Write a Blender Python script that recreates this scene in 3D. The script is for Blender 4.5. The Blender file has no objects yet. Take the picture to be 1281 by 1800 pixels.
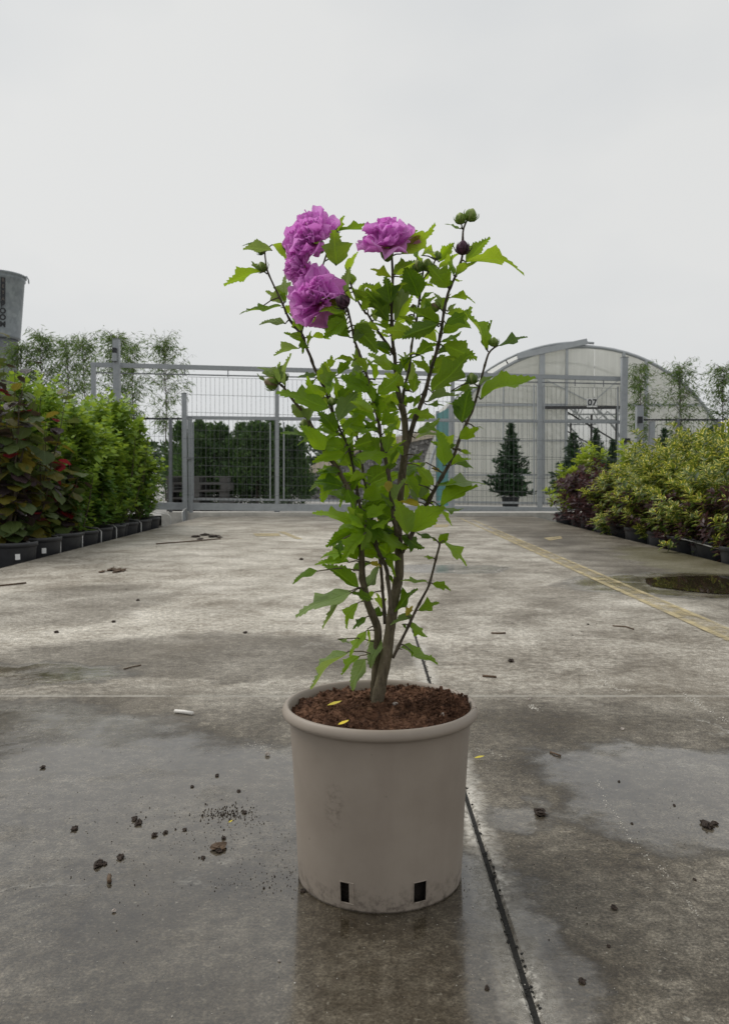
import bpy, math, random
import numpy as np
from mathutils import Vector, Matrix, noise
R = math.radians
scn = bpy.context.scene
C = scn.collection
random.seed(7); rng = np.random.default_rng(11)
ORD = ['first', 'second', 'third', 'fourth', 'fifth', 'sixth', 'seventh', 'eighth', 'ninth', 'tenth']

# ------------------------------------------------------------------ camera
F = 1480.0                       # focal length in pixels of the 1281 x 1800 photograph
HC = 0.7015
TH = math.atan(65.0 / F)
cam = bpy.data.cameras.new('camera'); camo = bpy.data.objects.new('camera', cam); C.objects.link(camo)
camo.location = (0, 0, HC); camo.rotation_euler = (math.pi/2 - TH, 0, 0)
cam.sensor_fit = 'VERTICAL'; cam.sensor_height = 36; cam.lens = 36 * F / 1800
cam.clip_start = 0.05; cam.clip_end = 3000
cam.dof.use_dof = True; cam.dof.focus_distance = 1.44; cam.dof.aperture_fstop = 16
scn.camera = camo
# ------------------------------------------------------------------ sky and sun (overcast)
SUN_EL, SUN_AZ = 50, -66         # azimuth measured from +Y towards +X
wd = bpy.data.worlds.new('World'); scn.world = wd; wd.use_nodes = True
nt = wd.node_tree; nt.nodes.clear()
out = nt.nodes.new('ShaderNodeOutputWorld'); bg = nt.nodes.new('ShaderNodeBackground')
sky = nt.nodes.new('ShaderNodeTexSky'); sky.sky_type = 'NISHITA'; sky.sun_disc = False
sky.sun_elevation = R(SUN_EL); sky.sun_rotation = R(SUN_AZ); sky.air_density = 1; sky.dust_density = 4
hs = nt.nodes.new('ShaderNodeHueSaturation'); hs.inputs['Saturation'].default_value = 0.12
nt.links.new(sky.outputs[0], hs.inputs['Color'])
tc = nt.nodes.new('ShaderNodeTexCoord'); mp = nt.nodes.new('ShaderNodeMapping'); mp.inputs['Scale'].default_value = (1.4, 1.4, 2.6)
nt.links.new(tc.outputs['Generated'], mp.inputs['Vector'])
nz = nt.nodes.new('ShaderNodeTexNoise'); nz.inputs['Scale'].default_value = 1.25; nz.inputs['Detail'].default_value = 5; nz.inputs['Roughness'].default_value = .45
nt.links.new(mp.outputs[0], nz.inputs['Vector'])
cr = nt.nodes.new('ShaderNodeValToRGB')
cr.color_ramp.elements[0].position = .32; cr.color_ramp.elements[0].color = (5.75, 6.02, 6.28, 1)
cr.color_ramp.elements[1].position = .62; cr.color_ramp.elements[1].color = (7.2, 7.26, 7.2, 1)
nt.links.new(nz.outputs['Fac'], cr.inputs[0])
mx = nt.nodes.new('ShaderNodeMixRGB'); mx.inputs[0].default_value = .9
nt.links.new(hs.outputs[0], mx.inputs[1]); nt.links.new(cr.outputs[0], mx.inputs[2])
nt.links.new(mx.outputs[0], bg.inputs[0]); bg.inputs[1].default_value = .1
nt.links.new(bg.outputs[0], out.inputs[0])
sd = bpy.data.lights.new('sun', 'SUN'); so = bpy.data.objects.new('sun', sd); C.objects.link(so)
sd.energy = 1.5; sd.angle = R(28); sd.color = (1, .97, .92)
dv = Vector((math.sin(R(SUN_AZ))*math.cos(R(SUN_EL)), math.cos(R(SUN_AZ))*math.cos(R(SUN_EL)), math.sin(R(SUN_EL))))
so.rotation_euler = dv.to_track_quat('Z', 'Y').to_euler(); so.location = (-8, 8, 14)
scn.view_settings.view_transform = 'Standard'; scn.view_settings.look = 'None'
scn.view_settings.exposure = .12; scn.view_settings.gamma = 1; scn.view_settings.use_curve_mapping = False
scn.cycles.max_bounces = 6; scn.cycles.diffuse_bounces = 3; scn.cycles.glossy_bounces = 3; scn.cycles.transparent_max_bounces = 16

# ------------------------------------------------------------------ helpers
FW = Vector((0, math.cos(TH), -math.sin(TH))); UP = Vector((0, math.sin(TH), math.cos(TH)))
CAM = Vector((0, 0, HC))
def ray(px, py): return FW + Vector((1, 0, 0))*((px-640.5)/F) + UP*((900-py)/F)
def at(px, py, Y):                      # photograph pixel + distance from the camera -> point in the place
    d = ray(px, py); return CAM + d*(Y/d.y)
def gnd(px, py, z=0.0):
    d = ray(px, py); return CAM + d*((z-HC)/d.z)

WL = {}
def put(o, parent=None):
    C.objects.link(o)
    if parent is not None: o.parent = parent
    return o
def tag(o, label, cat, group=None, kind=None):
    if label: o['label'] = label
    if cat: o['category'] = cat
    if group: o['group'] = group
    if kind: o['kind'] = kind
    return o
def empty(name, loc, label=None, cat=None, group=None):
    o = bpy.data.objects.new(name, None); C.objects.link(o); o.location = loc; o.empty_display_size = .1
    WL[o.name] = Vector(loc); return tag(o, label, cat, group)

class MB:
    def __init__(s): s.v = []; s.f = []
    def add(s, v, f):
        b = len(s.v); s.v += [tuple(p) for p in v]; s.f += [tuple(b+i for i in q) for q in f]; return s
    def box(s, c, d, rz=0, M=None):
        x, y, z = d[0]/2, d[1]/2, d[2]/2
        vs = [Vector((i*x, j*y, k*z)) for i in (-1, 1) for j in (-1, 1) for k in (-1, 1)]
        m = M or Matrix.Rotation(rz, 3, 'Z')
        return s.add([m @ p + Vector(c) for p in vs], [(0,1,3,2),(4,6,7,5),(0,4,5,1),(2,3,7,6),(0,2,6,4),(1,5,7,3)])
    def bar(s, a, b, w, h=None):       # square bar from a to b
        a, b = Vector(a), Vector(b); d = b-a; L = d.length; d.normalize()
        u = d.cross(Vector((0, 0, 1)))
        if u.length < .01: u = Vector((1, 0, 0))
        u.normalize(); v = u.cross(d).normalized()
        M = Matrix((u, d, v)).transposed()
        return s.box((a+b)/2, (w, L, h or w), M=M)
    def tube(s, pts, rad, n=6, cap=True):
        pts = [Vector(p) for p in pts]
        if not hasattr(rad, '__len__'): rad = [rad]*len(pts)
        vs, fs = [], []; u = None
        for i, p in enumerate(pts):
            t = (pts[min(i+1, len(pts)-1)] - pts[max(i-1, 0)])
            if t.length < 1e-9: t = Vector((0, 0, 1))
            t.normalize()
            if u is None:
                u = t.cross(Vector((.31, .9, .22))); u.normalize()
            else:
                u = u - t*u.dot(t); u.normalize()
            w = t.cross(u)
            for k in range(n):
                a = 2*math.pi*k/n; vs.append(p + (u*math.cos(a) + w*math.sin(a))*rad[i])
        for i in range(len(pts)-1):
            for k in range(n):
                fs.append((i*n+k, i*n+(k+1) % n, (i+1)*n+(k+1) % n, (i+1)*n+k))
        if cap:
            fs.append(tuple(range(n-1, -1, -1))); fs.append(tuple((len(pts)-1)*n+k for k in range(n)))
        return s.add(vs, fs)
    def lathe(s, prof, n=32, c=(0, 0, 0), skip=None):
        vs, fs = [], []
        for r, z in prof:
            for k in range(n):
                a = 2*math.pi*k/n; vs.append((c[0]+r*math.cos(a), c[1]+r*math.sin(a), c[2]+z))
        for i in range(len(prof)-1):
            for k in range(n):
                if skip and skip(i, k): continue
                fs.append((i*n+k, i*n+(k+1) % n, (i+1)*n+(k+1) % n, (i+1)*n+k))
        return s.add(vs, fs)
    def quad(s, a, b, c, d): return s.add([a, b, c, d], [(0, 1, 2, 3)])
    def mesh(s, name, mat, off=(0, 0, 0), smooth=False):
        me = bpy.data.meshes.new(name); o = Vector(off)
        me.from_pydata([(p[0]-o[0], p[1]-o[1], p[2]-o[2]) for p in s.v], [], s.f)
        if mat: me.materials.append(mat)
        if smooth: me.polygons.foreach_set('use_smooth', [True]*len(me.polygons))
        me.update(); return me
    def build(s, name, mat, parent=None, smooth=False, base=None):
        """world coordinate vertices; the child's frame is that of its parent; a top-level mesh gets its origin at base"""
        off = WL[parent.name] if parent is not None else Vector(base or (0, 0, 0))
        o = bpy.data.objects.new(name, s.mesh(name, mat, off, smooth)); put(o, parent)
        if parent is None: o.location = off
        WL[o.name] = Vector(off); return o

def scatter(name, tv, tf, tuv, Ms, Ls, mat, smooth=False, rnd=None):
    """one mesh of many copies of a small template; Ms (N,3,3), Ls (N,3); writes uv and a per-copy random"""
    tv = np.asarray(tv, float); N = len(Ls); K = len(tv)
    V = np.einsum('nij,kj->nki', np.asarray(Ms), tv) + np.asarray(Ls)[:, None, :]
    tf = np.asarray(tf, int); T = len(tf)
    Fi = (tf[None, :, :] + (np.arange(N)*K)[:, None, None]).reshape(-1)
    me = bpy.data.meshes.new(name)
    me.vertices.add(N*K); me.vertices.foreach_set('co', V.reshape(-1))
    nl = N*T*3; me.loops.add(nl); me.loops.foreach_set('vertex_index', Fi.astype(np.int32))
    me.polygons.add(N*T); me.polygons.foreach_set('loop_start', np.arange(0, nl, 3, dtype=np.int32))
    me.polygons.foreach_set('loop_total', np.full(N*T, 3, dtype=np.int32))
    me.update(calc_edges=True)
    if tuv is not None:
        uv = me.uv_layers.new(name='UVMap'); tuv = np.asarray(tuv, float)
        UVv = np.tile(tuv, (N, 1)); uv.data.foreach_set('uv', UVv[Fi].reshape(-1))
    at_ = me.attributes.new('rnd', 'FLOAT', 'POINT')
    at_.data.foreach_set('value', np.repeat(rng.random(N) if rnd is None else rnd, K))
    me.materials.append(mat)
    if smooth: me.polygons.foreach_set('use_smooth', [True]*len(me.polygons))
    me.update(); return me
def frames(D, Nn):
    """rotation matrices with local Y along D and local Z near Nn"""
    D = D/np.linalg.norm(D, axis=1, keepdims=True)
    X = np.cross(D, Nn); X /= np.linalg.norm(X, axis=1, keepdims=True)+1e-9
    Z = np.cross(X, D); return np.stack([X, D, Z], axis=2)
def ndir(n):
    v = rng.normal(size=(n, 3)); return v/np.linalg.norm(v, axis=1, keepdims=True)
def copy_tree(o, parent=None):
    c = o.copy(); C.objects.link(c)
    if parent is not None: c.parent = parent
    for ch in o.children: copy_tree(ch, c)
    return c

# ------------------------------------------------------------------ materials
class NT:
    def __init__(s, name):
        s.m = bpy.data.materials.new(name); s.m.use_nodes = True; s.t = s.m.node_tree; s.t.nodes.clear()
        s.o = s.t.nodes.new('ShaderNodeOutputMaterial')
    def n(s, typ, ins={}, **kw):
        nd = s.t.nodes.new('ShaderNode'+typ)
        for k, v in kw.items(): setattr(nd, k, v)
        for k, v in ins.items():
            i = nd.inputs[k]
            if isinstance(v, bpy.types.NodeSocket): s.t.links.new(v, i)
            else: i.default_value = v
        return nd
    def math(s, op, a, b=0.0, c=None, clamp=False):
        nd = s.n('Math', operation=op, use_clamp=clamp)
        for i, v in enumerate((a, b) if c is None else (a, b, c)):
            if isinstance(v, bpy.types.NodeSocket): s.t.links.new(v, nd.inputs[i])
            else: nd.inputs[i].default_value = v
        return nd.outputs[0]
    def ramp(s, x, stops):
        nd = s.n('ValToRGB', {0: x}); e = nd.color_ramp.elements
        while len(e) < len(stops): e.new(.5)
        for el, (p, c) in zip(e, stops):
            el.position = p; el.color = (c, c, c, 1) if not hasattr(c, '__len__') else (*c, 1)
        return nd.outputs[0]
    def noise(s, vec, scale, detail=4, rough=.55, dist=0):
        ins = {'Scale': scale, 'Detail': detail, 'Roughness': rough, 'Distortion': dist}
        if vec is not None: ins['Vector'] = vec
        return s.n('TexNoise', ins).outputs['Fac']
    def mix(s, f, a, b, bt='MIX'):
        nd = s.n('MixRGB', blend_type=bt)
        for i, v in enumerate((f, a, b)):
            if isinstance(v, bpy.types.NodeSocket): s.t.links.new(v, nd.inputs[i])
            else: nd.inputs[i].default_value = v if i == 0 or len(v) == 4 else (*v, 1)
        return nd.outputs[0]
    def pos(s): return s.n('NewGeometry').outputs['Position']
    def obj(s): return s.n('TexCoord').outputs['Object']
    def bump(s, h, dist=.01, st=1.0): return s.n('Bump', {'Height': h, 'Distance': dist, 'Strength': st}).outputs[0]
    def bsdf(s, col, rough=.6, metal=0, nrm=None, spec=.5, **kw):
        ins = {'Base Color': col if not isinstance(col, tuple) or len(col) == 4 else (*col, 1), 'Roughness': rough, 'Metallic': metal, 'Specular IOR Level': spec}
        if nrm is not None: ins['Normal'] = nrm
        ins.update(kw); return s.n('BsdfPrincipled', ins).outputs[0]
    def done(s, sh): s.t.links.new(sh, s.o.inputs[0]); return s.m

def simple(name, col, rough=.6, metal=0, var=.25, scale=12, bump=.002, vec='obj', spec=.5):
    t = NT(name); v = t.obj() if vec == 'obj' else t.pos()
    nn = t.noise(v, scale, 6, .65); n2 = t.noise(v, scale*.17, 3)
    f = t.math('ADD', t.math('MULTIPLY', nn, .6), t.math('MULTIPLY', n2, .4))
    c = t.ramp(f, [(.3, tuple(x*(1-var) for x in col)), (.7, tuple(min(1, x*(1+var)) for x in col))])
    r = t.math('ADD', t.math('MULTIPLY', nn, .2), rough-.1)
    return t.done(t.bsdf(c, r, metal, t.bump(nn, bump), spec))
def leafmat(name, top, under, trans=.4, rough=.45, var=.3, tcol=None, attr=False, veins=False, edge=None, spec=.35):
    t = NT(name)
    rnd = t.n('Attribute', attribute_name='rnd').outputs['Fac'] if attr else t.n('ObjectInfo').outputs['Random']
    uvn = t.n('UVMap', uv_map='UVMap').outputs[0]
    sep = t.n('SeparateXYZ', {0: uvn}); u, v = sep.outputs[0], sep.outputs[1]
    base = t.mix(t.n('NewGeometry').outputs['Backfacing'], top, under)
    if edge is not None:
        ns = t.noise(uvn, 5, 3)
        m = t.math('GREATER_THAN', t.math('ADD', t.math('ABSOLUTE', u), t.math('MULTIPLY', t.math('SUBTRACT', ns, .5), .35)), .13)
        m = t.math('MULTIPLY', m, t.math('GREATER_THAN', rnd, .22))
        base = t.mix(m, base, edge)
    k = t.math('ADD', t.math('MULTIPLY', rnd, 2*var), 1-var)
    kk = t.n('CombineXYZ', {0: t.math('POWER', k, 1.25), 1: k, 2: t.math('MULTIPLY', k, 1)}).outputs[0]
    base = t.mix(1.0, base, kk, 'MULTIPLY')
    nrm = None
    if veins:
        au = t.math('ABSOLUTE', u)
        mid = t.ramp(au, [(.0, 1.0), (.035, 0.0)])
        w = t.math('SINE', t.math('MULTIPLY', t.math('SUBTRACT', v, t.math('MULTIPLY', au, .9)), 42.0))
        lat = t.ramp(w, [(.86, 0.0), (1.0, 1.0)])
        vv = t.math('MAXIMUM', mid, t.math('MULTIPLY', lat, .5))
        base = t.mix(t.math('MULTIPLY', vv, .45), base, tuple(min(1, x*1.7+.02) for x in top))
        blotch = t.noise(t.obj(), 60, 4)
        base = t.mix(t.ramp(blotch, [(.35, .28), (.6, 0.0)]), base, tuple(x*.55 for x in top))
        h = t.math('ADD', t.math('MULTIPLY', vv, -1.0), t.math('MULTIPLY', t.noise(t.obj(), 90, 2), .6))
        nrm = t.bump(h, .0026, .9)
    p = t.bsdf(base, rough, 0, nrm, spec)
    tr = t.n('BsdfTranslucent', {'Color': t.mix(1.0, base, (*(tcol or (1.35, 1.3, .7)), 1), 'MULTIPLY')}).outputs[0]
    return t.done(t.n('MixShader', {0: trans, 1: p, 2: tr}).outputs[0])

M = {}
M['galv'] = simple('galvanised_steel', (.34, .36, .375), .5, .3, .18, 18, .001)
M['galv_dark'] = simple('dull_steel', (.20, .21, .22), .55, .3, .25, 18, .001)
M['wire'] = simple('mesh_wire', (.10, .105, .105), .5, .3, .1, 5, 0)
M['rod'] = simple('bright_wire', (.5, .5, .48), .45, .5, .2, 8, 0)
M['blackpot'] = simple('black_plastic', (.028, .029, .032), .45, 0, .35, 14, .001)
M['soil_dark'] = simple('dark_compost', (.02, .015, .011), .95, 0, .5, 60, .01)
M['bed'] = simple('bed_ground', (.045, .038, .03), .95, 0, .5, 9, .02, 'pos')
M['road'] = simple('yard_road', (.34, .33, .31), .8, 0, .25, 2.5, .004, 'pos')
M['kerb'] = simple('threshold_concrete', (.47, .45, .41), .8, 0, .35, 8, .006, 'pos')
M['stone'] = simple('grey_rubble', (.30, .29, .28), .85, 0, .45, 6, .01)
M['cream'] = simple('cream_coping', (.55, .48, .38), .8, 0, .2, 6, .004)
M['oldwood'] = simple('weathered_wood', (.10, .095, .09), .85, 0, .35, 20, .004)
M['teal'] = simple('teal_sheet', (.02, .145, .145), .55, 0, .25, 5, .002)
M['white'] = simple('white_plate', (.8, .8, .78), .5, 0, .05, 8, 0)
M['ink'] = simple('black_paint', (.015, .017, .02), .5, 0, .2, 8, 0)
M['ink2'] = simple('faded_lettering', (.14, .12, .105), .6, 0, .25, 8, 0)
M['frame'] = simple('greenhouse_frame', (.42, .44, .45), .5, .3, .15, 8, .001)
M['darkframe'] = simple('dark_door_rail', (.06, .06, .06), .6, .2, .2, 8, .001)
M['barktree'] = simple('tree_bark', (.10, .085, .065), .9, 0, .4, 40, .01)
M['clod'] = simple('peat_clod', (.035, .023, .016), .95, 0, .6, 80, .006)
M['grit_l'] = simple('pale_grit', (.55, .52, .46), .8, 0, .3, 50, 0)
M['pebble'] = simple('pebble', (.42, .37, .33), .75, 0, .3, 60, .001)
M['twig'] = simple('dry_twig', (.10, .065, .04), .9, 0, .4, 90, .002)
M['filter'] = simple('paper_stick', (.78, .75, .70), .8, 0, .12, 120, .0005)
M['fallen'] = leafmat('yellow_leaf', (.75, .60, .06), (.6, .5, .1), .2, .5, .15)

def concrete():
    t = NT('wet_concrete'); P = t.pos(); s = t.n('SeparateXYZ', {0: P}); x, y = s.outputs[0], s.outputs[1]
    big = t.noise(P, .75, 5, .6, .4); mid = t.noise(P, 3.2, 6, .62, .5); fine = t.noise(P, 28, 6, .7); grain = t.noise(P, 240, 3, .6)
    # warped coordinates so that the borders of damp and dirty areas wander
    wrp = t.n('VectorMath', {0: t.n('TexNoise', {'Vector': P, 'Scale': 2.6, 'Detail': 6, 'Roughness': .66}).outputs['Color'], 1: (.5, .5, .5)}, operation='SUBTRACT').outputs[0]
    PW = t.n('VectorMath', {0: P, 1: t.n('VectorMath', {0: wrp, 3: .55}, operation='SCALE').outputs[0]}, operation='ADD').outputs[0]
    sw = t.n('SeparateXYZ', {0: PW}); xw, yw = sw.outputs[0], sw.outputs[1]
    def ell(cx, cy, rx, ry, soft=.35, warped=True):
        a, b = (xw, yw) if warped else (x, y)
        d = t.math('ADD', t.math('POWER', t.math('ABSOLUTE', t.math('DIVIDE', t.math('SUBTRACT', a, cx), rx)), 2), t.math('POWER', t.math('ABSOLUTE', t.math('DIVIDE', t.math('SUBTRACT', b, cy), ry)), 2))
        return t.n('MapRange', {0: d, 1: 1+soft, 2: 1-soft, 3: 0.0, 4: 1.0}, interpolation_type='SMOOTHSTEP').outputs[0]
    def mx(*a):
        r = a[0]
        for b in a[1:]: r = t.math('MAXIMUM', r, b)
        return r
    tone = t.math('ADD', t.math('ADD', t.math('MULTIPLY', big, .30), t.math('MULTIPLY', mid, .30)), t.math('MULTIPLY', fine, .40))
    dry = t.ramp(tone, [(.40, (.165, .138, .102)), (.46, (.30, .268, .218)), (.52, (.45, .415, .352)), (.60, (.64, .60, .525))])
    damp = t.ramp(tone, [(.39, (.027, .020, .013)), (.46, (.050, .040, .027)), (.53, (.080, .066, .046)), (.61, (.155, .133, .098))])
    # damp: the near slabs, the strip beyond the yellow line, some patches on the far slab
    near = t.n('MapRange', {0: yw, 1: 3.05, 2: 2.35, 3: 0.0, 4: 1.0}, interpolation_type='SMOOTHSTEP').outputs[0]
    side = t.n('MapRange', {0: xw, 1: 1.45, 2: 1.9, 3: 0.0, 4: .85}, interpolation_type='SMOOTHSTEP').outputs[0]
    fardamp = t.n('MapRange', {0: yw, 1: 10.5, 2: 13.2, 3: 0.0, 4: .6}, interpolation_type='SMOOTHSTEP').outputs[0]
    edge = t.n('MapRange', {0: xw, 1: -2.2, 2: -2.75, 3: 0.0, 4: .55}, interpolation_type='SMOOTHSTEP').outputs[0]
    rightfar = t.math('MULTIPLY', t.n('MapRange', {0: xw, 1: .1, 2: .5, 3: 0.0, 4: .42}, interpolation_type='SMOOTHSTEP').outputs[0], t.ramp(mid, [(.35, 1.0), (.65, .55)]))
    brown = ell(-.55, 3.25, .9, .42); brown2 = ell(-1.6, 4.6, .5, .8)
    dm = mx(t.math('MULTIPLY', near, .97), side, fardamp, edge, rightfar, t.math('MULTIPLY', brown, .75), t.math('MULTIPLY', brown2, .5))
    patchy = t.ramp(t.noise(P, 1.6, 5, .6), [(.38, 1.0), (.68, .74)])
    dm = t.math('MULTIPLY', dm, patchy)
    col = t.mix(dm, dry, damp)
    mot = t.ramp(t.noise(P, 58, 4, .75), [(.36, .72), (.5, 1.0), (.64, 1.32)])
    mot2 = t.ramp(t.noise(P, 190, 4, .8), [(.36, .52), (.5, .98), (.62, 1.65)])
    col = t.mix(1.0, t.mix(1.0, col, mot, 'MULTIPLY'), mot2, 'MULTIPLY')
    # brownish dirt stains
    col = t.mix(t.math('MULTIPLY', t.ramp(t.noise(P, 1.15, 4, .6, .8), [(.48, 0.0), (.68, 1.0)]), .35), col, (.10, .078, .05))
    # pale lime blooms, cracks and speckle
    vor = t.n('TexVoronoi', {'Vector': PW, 'Scale': 1.05, 'Randomness': 1.0}, feature='DISTANCE_TO_EDGE').outputs['Distance']
    crack = t.math('MULTIPLY', t.ramp(t.math('ADD', vor, t.math('MULTIPLY', t.math('SUBTRACT', fine, .5), .03)), [(.0, 1.0), (.009, 0.0)]), t.math('MULTIPLY', t.ramp(t.noise(P, 2.7, 3), [(.54, 0.0), (.62, 1.0)]), t.ramp(t.noise(P, 70, 4, .7), [(.42, 0.1), (.58, 1.0)])))
    col = t.mix(t.math('MULTIPLY', crack, .55), col, (.5, .48, .43))
    spk = t.ramp(t.noise(P, 95, 2, .5), [(.66, 0.0), (.76, 1.0)])
    col = t.mix(t.math('MULTIPLY', spk, .6), col, (.36, .34, .29))
    spd = t.ramp(t.noise(P, 60, 3, .6), [(.25, 1.0), (.36, 0.0)])
    col = t.mix(t.math('MULTIPLY', spd, .5), col, (.03, .027, .022))
    # lime along the joints
    dj = t.math('ABSOLUTE', t.math('SUBTRACT', t.math('ADD', x, t.math('MULTIPLY', t.math('SUBTRACT', t.noise(P, 26, 4, .7), .5), .05)), .2225))
    lime = t.math('MULTIPLY', t.ramp(dj, [(.008, 1.0), (.048, 0.0)]), t.math('MULTIPLY', t.ramp(t.noise(P, 5, 4), [(.36, 0.35), (.55, 1.0)]), t.ramp(t.noise(P, 60, 5, .75), [(.38, .25), (.55, 1.0)])))
    dk = t.math('ABSOLUTE', t.math('SUBTRACT', y, 2.65))
    lime2 = t.math('MULTIPLY', t.ramp(dk, [(.008, 1.0), (.012, 0.0)]), t.ramp(t.noise(P, 6, 5, .7), [(.36, .45), (.56, 1.0)]))
    col = t.mix(t.math('MULTIPLY', lime, .95), col, (.60, .57, .51))
    col = t.mix(t.math('MULTIPLY', lime2, .85), col, (.52, .49, .43))
    # algae along the right hand bed
    col = t.mix(t.math('MULTIPLY', ell(2.65, 6.6, .45, 1.6), .35), col, (.12, .115, .035))
    # standing film of water
    wet = mx(ell(.80, 1.86, .38, .32, .42), t.math('MULTIPLY', ell(.315, 1.73, .10, .09, .8), .6), t.math('MULTIPLY', ell(2.1, 5.4, .85, .62, .35), .8), t.math('MULTIPLY', ell(.145, 1.25, .075, .24, .4), 1.0),
             t.math('MULTIPLY', ell(-.55, 1.70, .70, .52, .4), .9), t.math('MULTIPLY', ell(-.08, 1.14, .36, .42, .35), 1.0), t.math('MULTIPLY', ell(-.55, 1.05, .5, .2, .4), .7),
             t.math('MULTIPLY', ell(-1.35, 2.95, .55, .20, .4), .8), t.math('MULTIPLY', ell(.62, 6.3, .45, .35, .3), .9), t.math('MULTIPLY', ell(-1.0, 2.25, .5, .30, .4), .7))
    wet = t.math('MULTIPLY', wet, t.ramp(t.noise(P, 4.5, 4, .6), [(.40, 1.0), (.64, .60)]))
    wet = t.math('MULTIPLY', wet, t.math('SUBTRACT', 1.0, t.math('MULTIPLY', t.math('MAXIMUM', lime, lime2), .85)))
    rim = t.math('MULTIPLY', t.ramp(wet, [(.06, 0.0), (.3, 1.0), (.6, 0.0)]), .45)      # dark damp border of each film
    col = t.mix(rim, col, (.035, .029, .022))
    col = t.mix(1.0, col, t.mix(wet, (1, 1, 1), (.56, .54, .50)), 'MULTIPLY')
    rdry = t.n('MapRange', {0: fine, 1: .3, 2: .7, 3: .52, 4: .8}).outputs[0]
    rdamp = t.n('MapRange', {0: fine, 1: .3, 2: .7, 3: .42, 4: .68}).outputs[0]
    r = t.math('ADD', t.math('MULTIPLY', rdry, t.math('SUBTRACT', 1.0, dm)), t.math('MULTIPLY', rdamp, dm))
    wk = t.n('MapRange', {0: wet, 1: .08, 2: .80, 3: 0.0, 4: 1.0}, interpolation_type='SMOOTHSTEP').outputs[0]
    r = t.math('ADD', t.math('MULTIPLY', r, t.math('SUBTRACT', 1.0, wk)), t.math('MULTIPLY', wk, t.math('ADD', .07, t.math('MULTIPLY', mid, .10))))
    spec = t.math('ADD', .28, t.math('MULTIPLY', wk, .68))
    h = t.math('ADD', t.math('MULTIPLY', fine, .6), t.math('MULTIPLY', grain, .35))
    h = t.math('MULTIPLY', h, t.math('SUBTRACT', 1.0, t.math('MULTIPLY', wk, 1.0)))
    return t.done(t.bsdf(col, r, 0, t.bump(h, .0040, .9), spec))
M['concrete'] = concrete()

# ------------------------------------------------------------------ the ground
def struct(o): o['kind'] = 'structure'; return o
g = MB(); g.quad((-600, -40, -.24), (600, -40, -.24), (600, 1500, -.24), (-600, 1500, -.24))
ground = struct(g.build('ground', M['bed']))
g = MB(); g.quad((-600, 14.95, -.02), (600, 14.95, -.02), (600, 1500, -.02), (-600, 1500, -.02))
struct(g.build('road', M['road']))
XL, XR, XJ, YJ = -2.74, 2.86, .2225, 2.65
yard = empty('concrete_yard', (0, 0, 0)); yard['kind'] = 'structure'
def slab(x0, x1, y0, y1):
    b = .005; g = MB()
    def ring(i, z): return [(x0+i, y0+i, z), (x1-i, y0+i, z), (x1-i, y1-i, z), (x0+i, y1-i, z)]
    v = ring(0, -.24) + ring(0, -b) + ring(b, 0)
    f = [(8, 9, 10, 11)] + [(i, (i+1) % 4, 4+(i+1) % 4, 4+i) for i in range(4)] + [(4+i, 4+(i+1) % 4, 8+(i+1) % 4, 8+i) for i in range(4)]
    g.add(v, f); return g.build('slab', M['concrete'], yard)
gj, gk = .0040, .0050
for x0, x1 in ((XL, XJ-gj), (XJ+gj, XR)):
    slab(x0, x1, -4.0, YJ-gk); slab(x0, x1, YJ+gk, 14.3)
# joint filler: dirt in the long joint, ragged at the edges
M['joint'] = simple('joint_dirt', (.013, .012, .010), .95, 0, .5, 70, .004, 'pos')
g = MB(); g.box((XJ, 5, -.010), (gj*2, 18.4, .012)); g.box((XJ-1.5, YJ, -.028), (2.5, gk*2, .010)); g.box((XJ+1.32, YJ, -.028), (2.6, gk*2, .010)); g.box((-1.9,YJ,-.028),(1.6,gk*2,.010))
for i in range(520):
    y = .85 + 4.2*random.random()**1.3; cl = noise.noise((y*6, 3, 0))
    if cl < -.1 and random.random() < .8: continue
    r = random.uniform(.0004, .0016)*(1.7 if cl > .25 else 1)
    g.box((XJ+random.choice((-1, 1))*random.uniform(.0025, .0085), y, -.0002), (r*2, r*2.6, r*1.4), random.random()*3)
tag(g.build('joint_dirt', M['joint']), 'dark ragged dirt filling the joints between the concrete slabs', 'dirt', kind='stuff')
# kerb under the gate
g = MB(); g.box((.3, 14.62, -.09), (7.5, .62, .30)); struct(g.build('gate_threshold', M['kerb']))
# painted lines
def paint(name, col, wear):
    t = NT(name); P = t.pos(); a = t.ramp(t.noise(P, 7, 6, .72), [(wear-.12, 1.0), (wear+.16, .12)])
    p = t.bsdf(t.mix(t.noise(P, 30, 4), tuple(c*.7 for c in col), col), .6)
    return t.done(t.n('MixShader', {0: a, 1: t.n('BsdfTransparent').outputs[0], 2: p}).outputs[0])
M['yel'] = paint('yellow_paint', (.54, .44, .235), .52); M['yelf'] = paint('faded_yellow_paint', (.50, .40, .20), .41)
def strip(name, pts, mat, z=.004, sub=1):
    g = MB(); g.add([(p[0], p[1], z) for p in pts], [tuple(range(len(pts)))]); return struct(g.build(name, mat))
strip('yellow_line', [(1.525, 2.66), (1.565, 2.66), (1.562, 13.6), (1.53, 13.6)], M['yel'])
strip('yellow_line', [(1.632, 2.66), (1.662, 2.66), (1.70, 13.2), (1.675, 13.2)], M['yel'])
strip('faded_line', [(1.567, 2.66), (1.630, 2.66), (1.670, 10.5), (1.564, 10.5)], M['yelf'])
for q in ([(488, 935), (500, 935), (533, 948), (520, 948)], [(445, 938), (490, 938), (494, 943), (450, 943)], [(955, 946), (985, 943), (988, 947), (965, 951)], [(765, 922), (790, 922), (786, 927), (762, 927)]):
    strip('yellow_mark', [gnd(*p) for p in reversed(q)], M['yel'])
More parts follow.
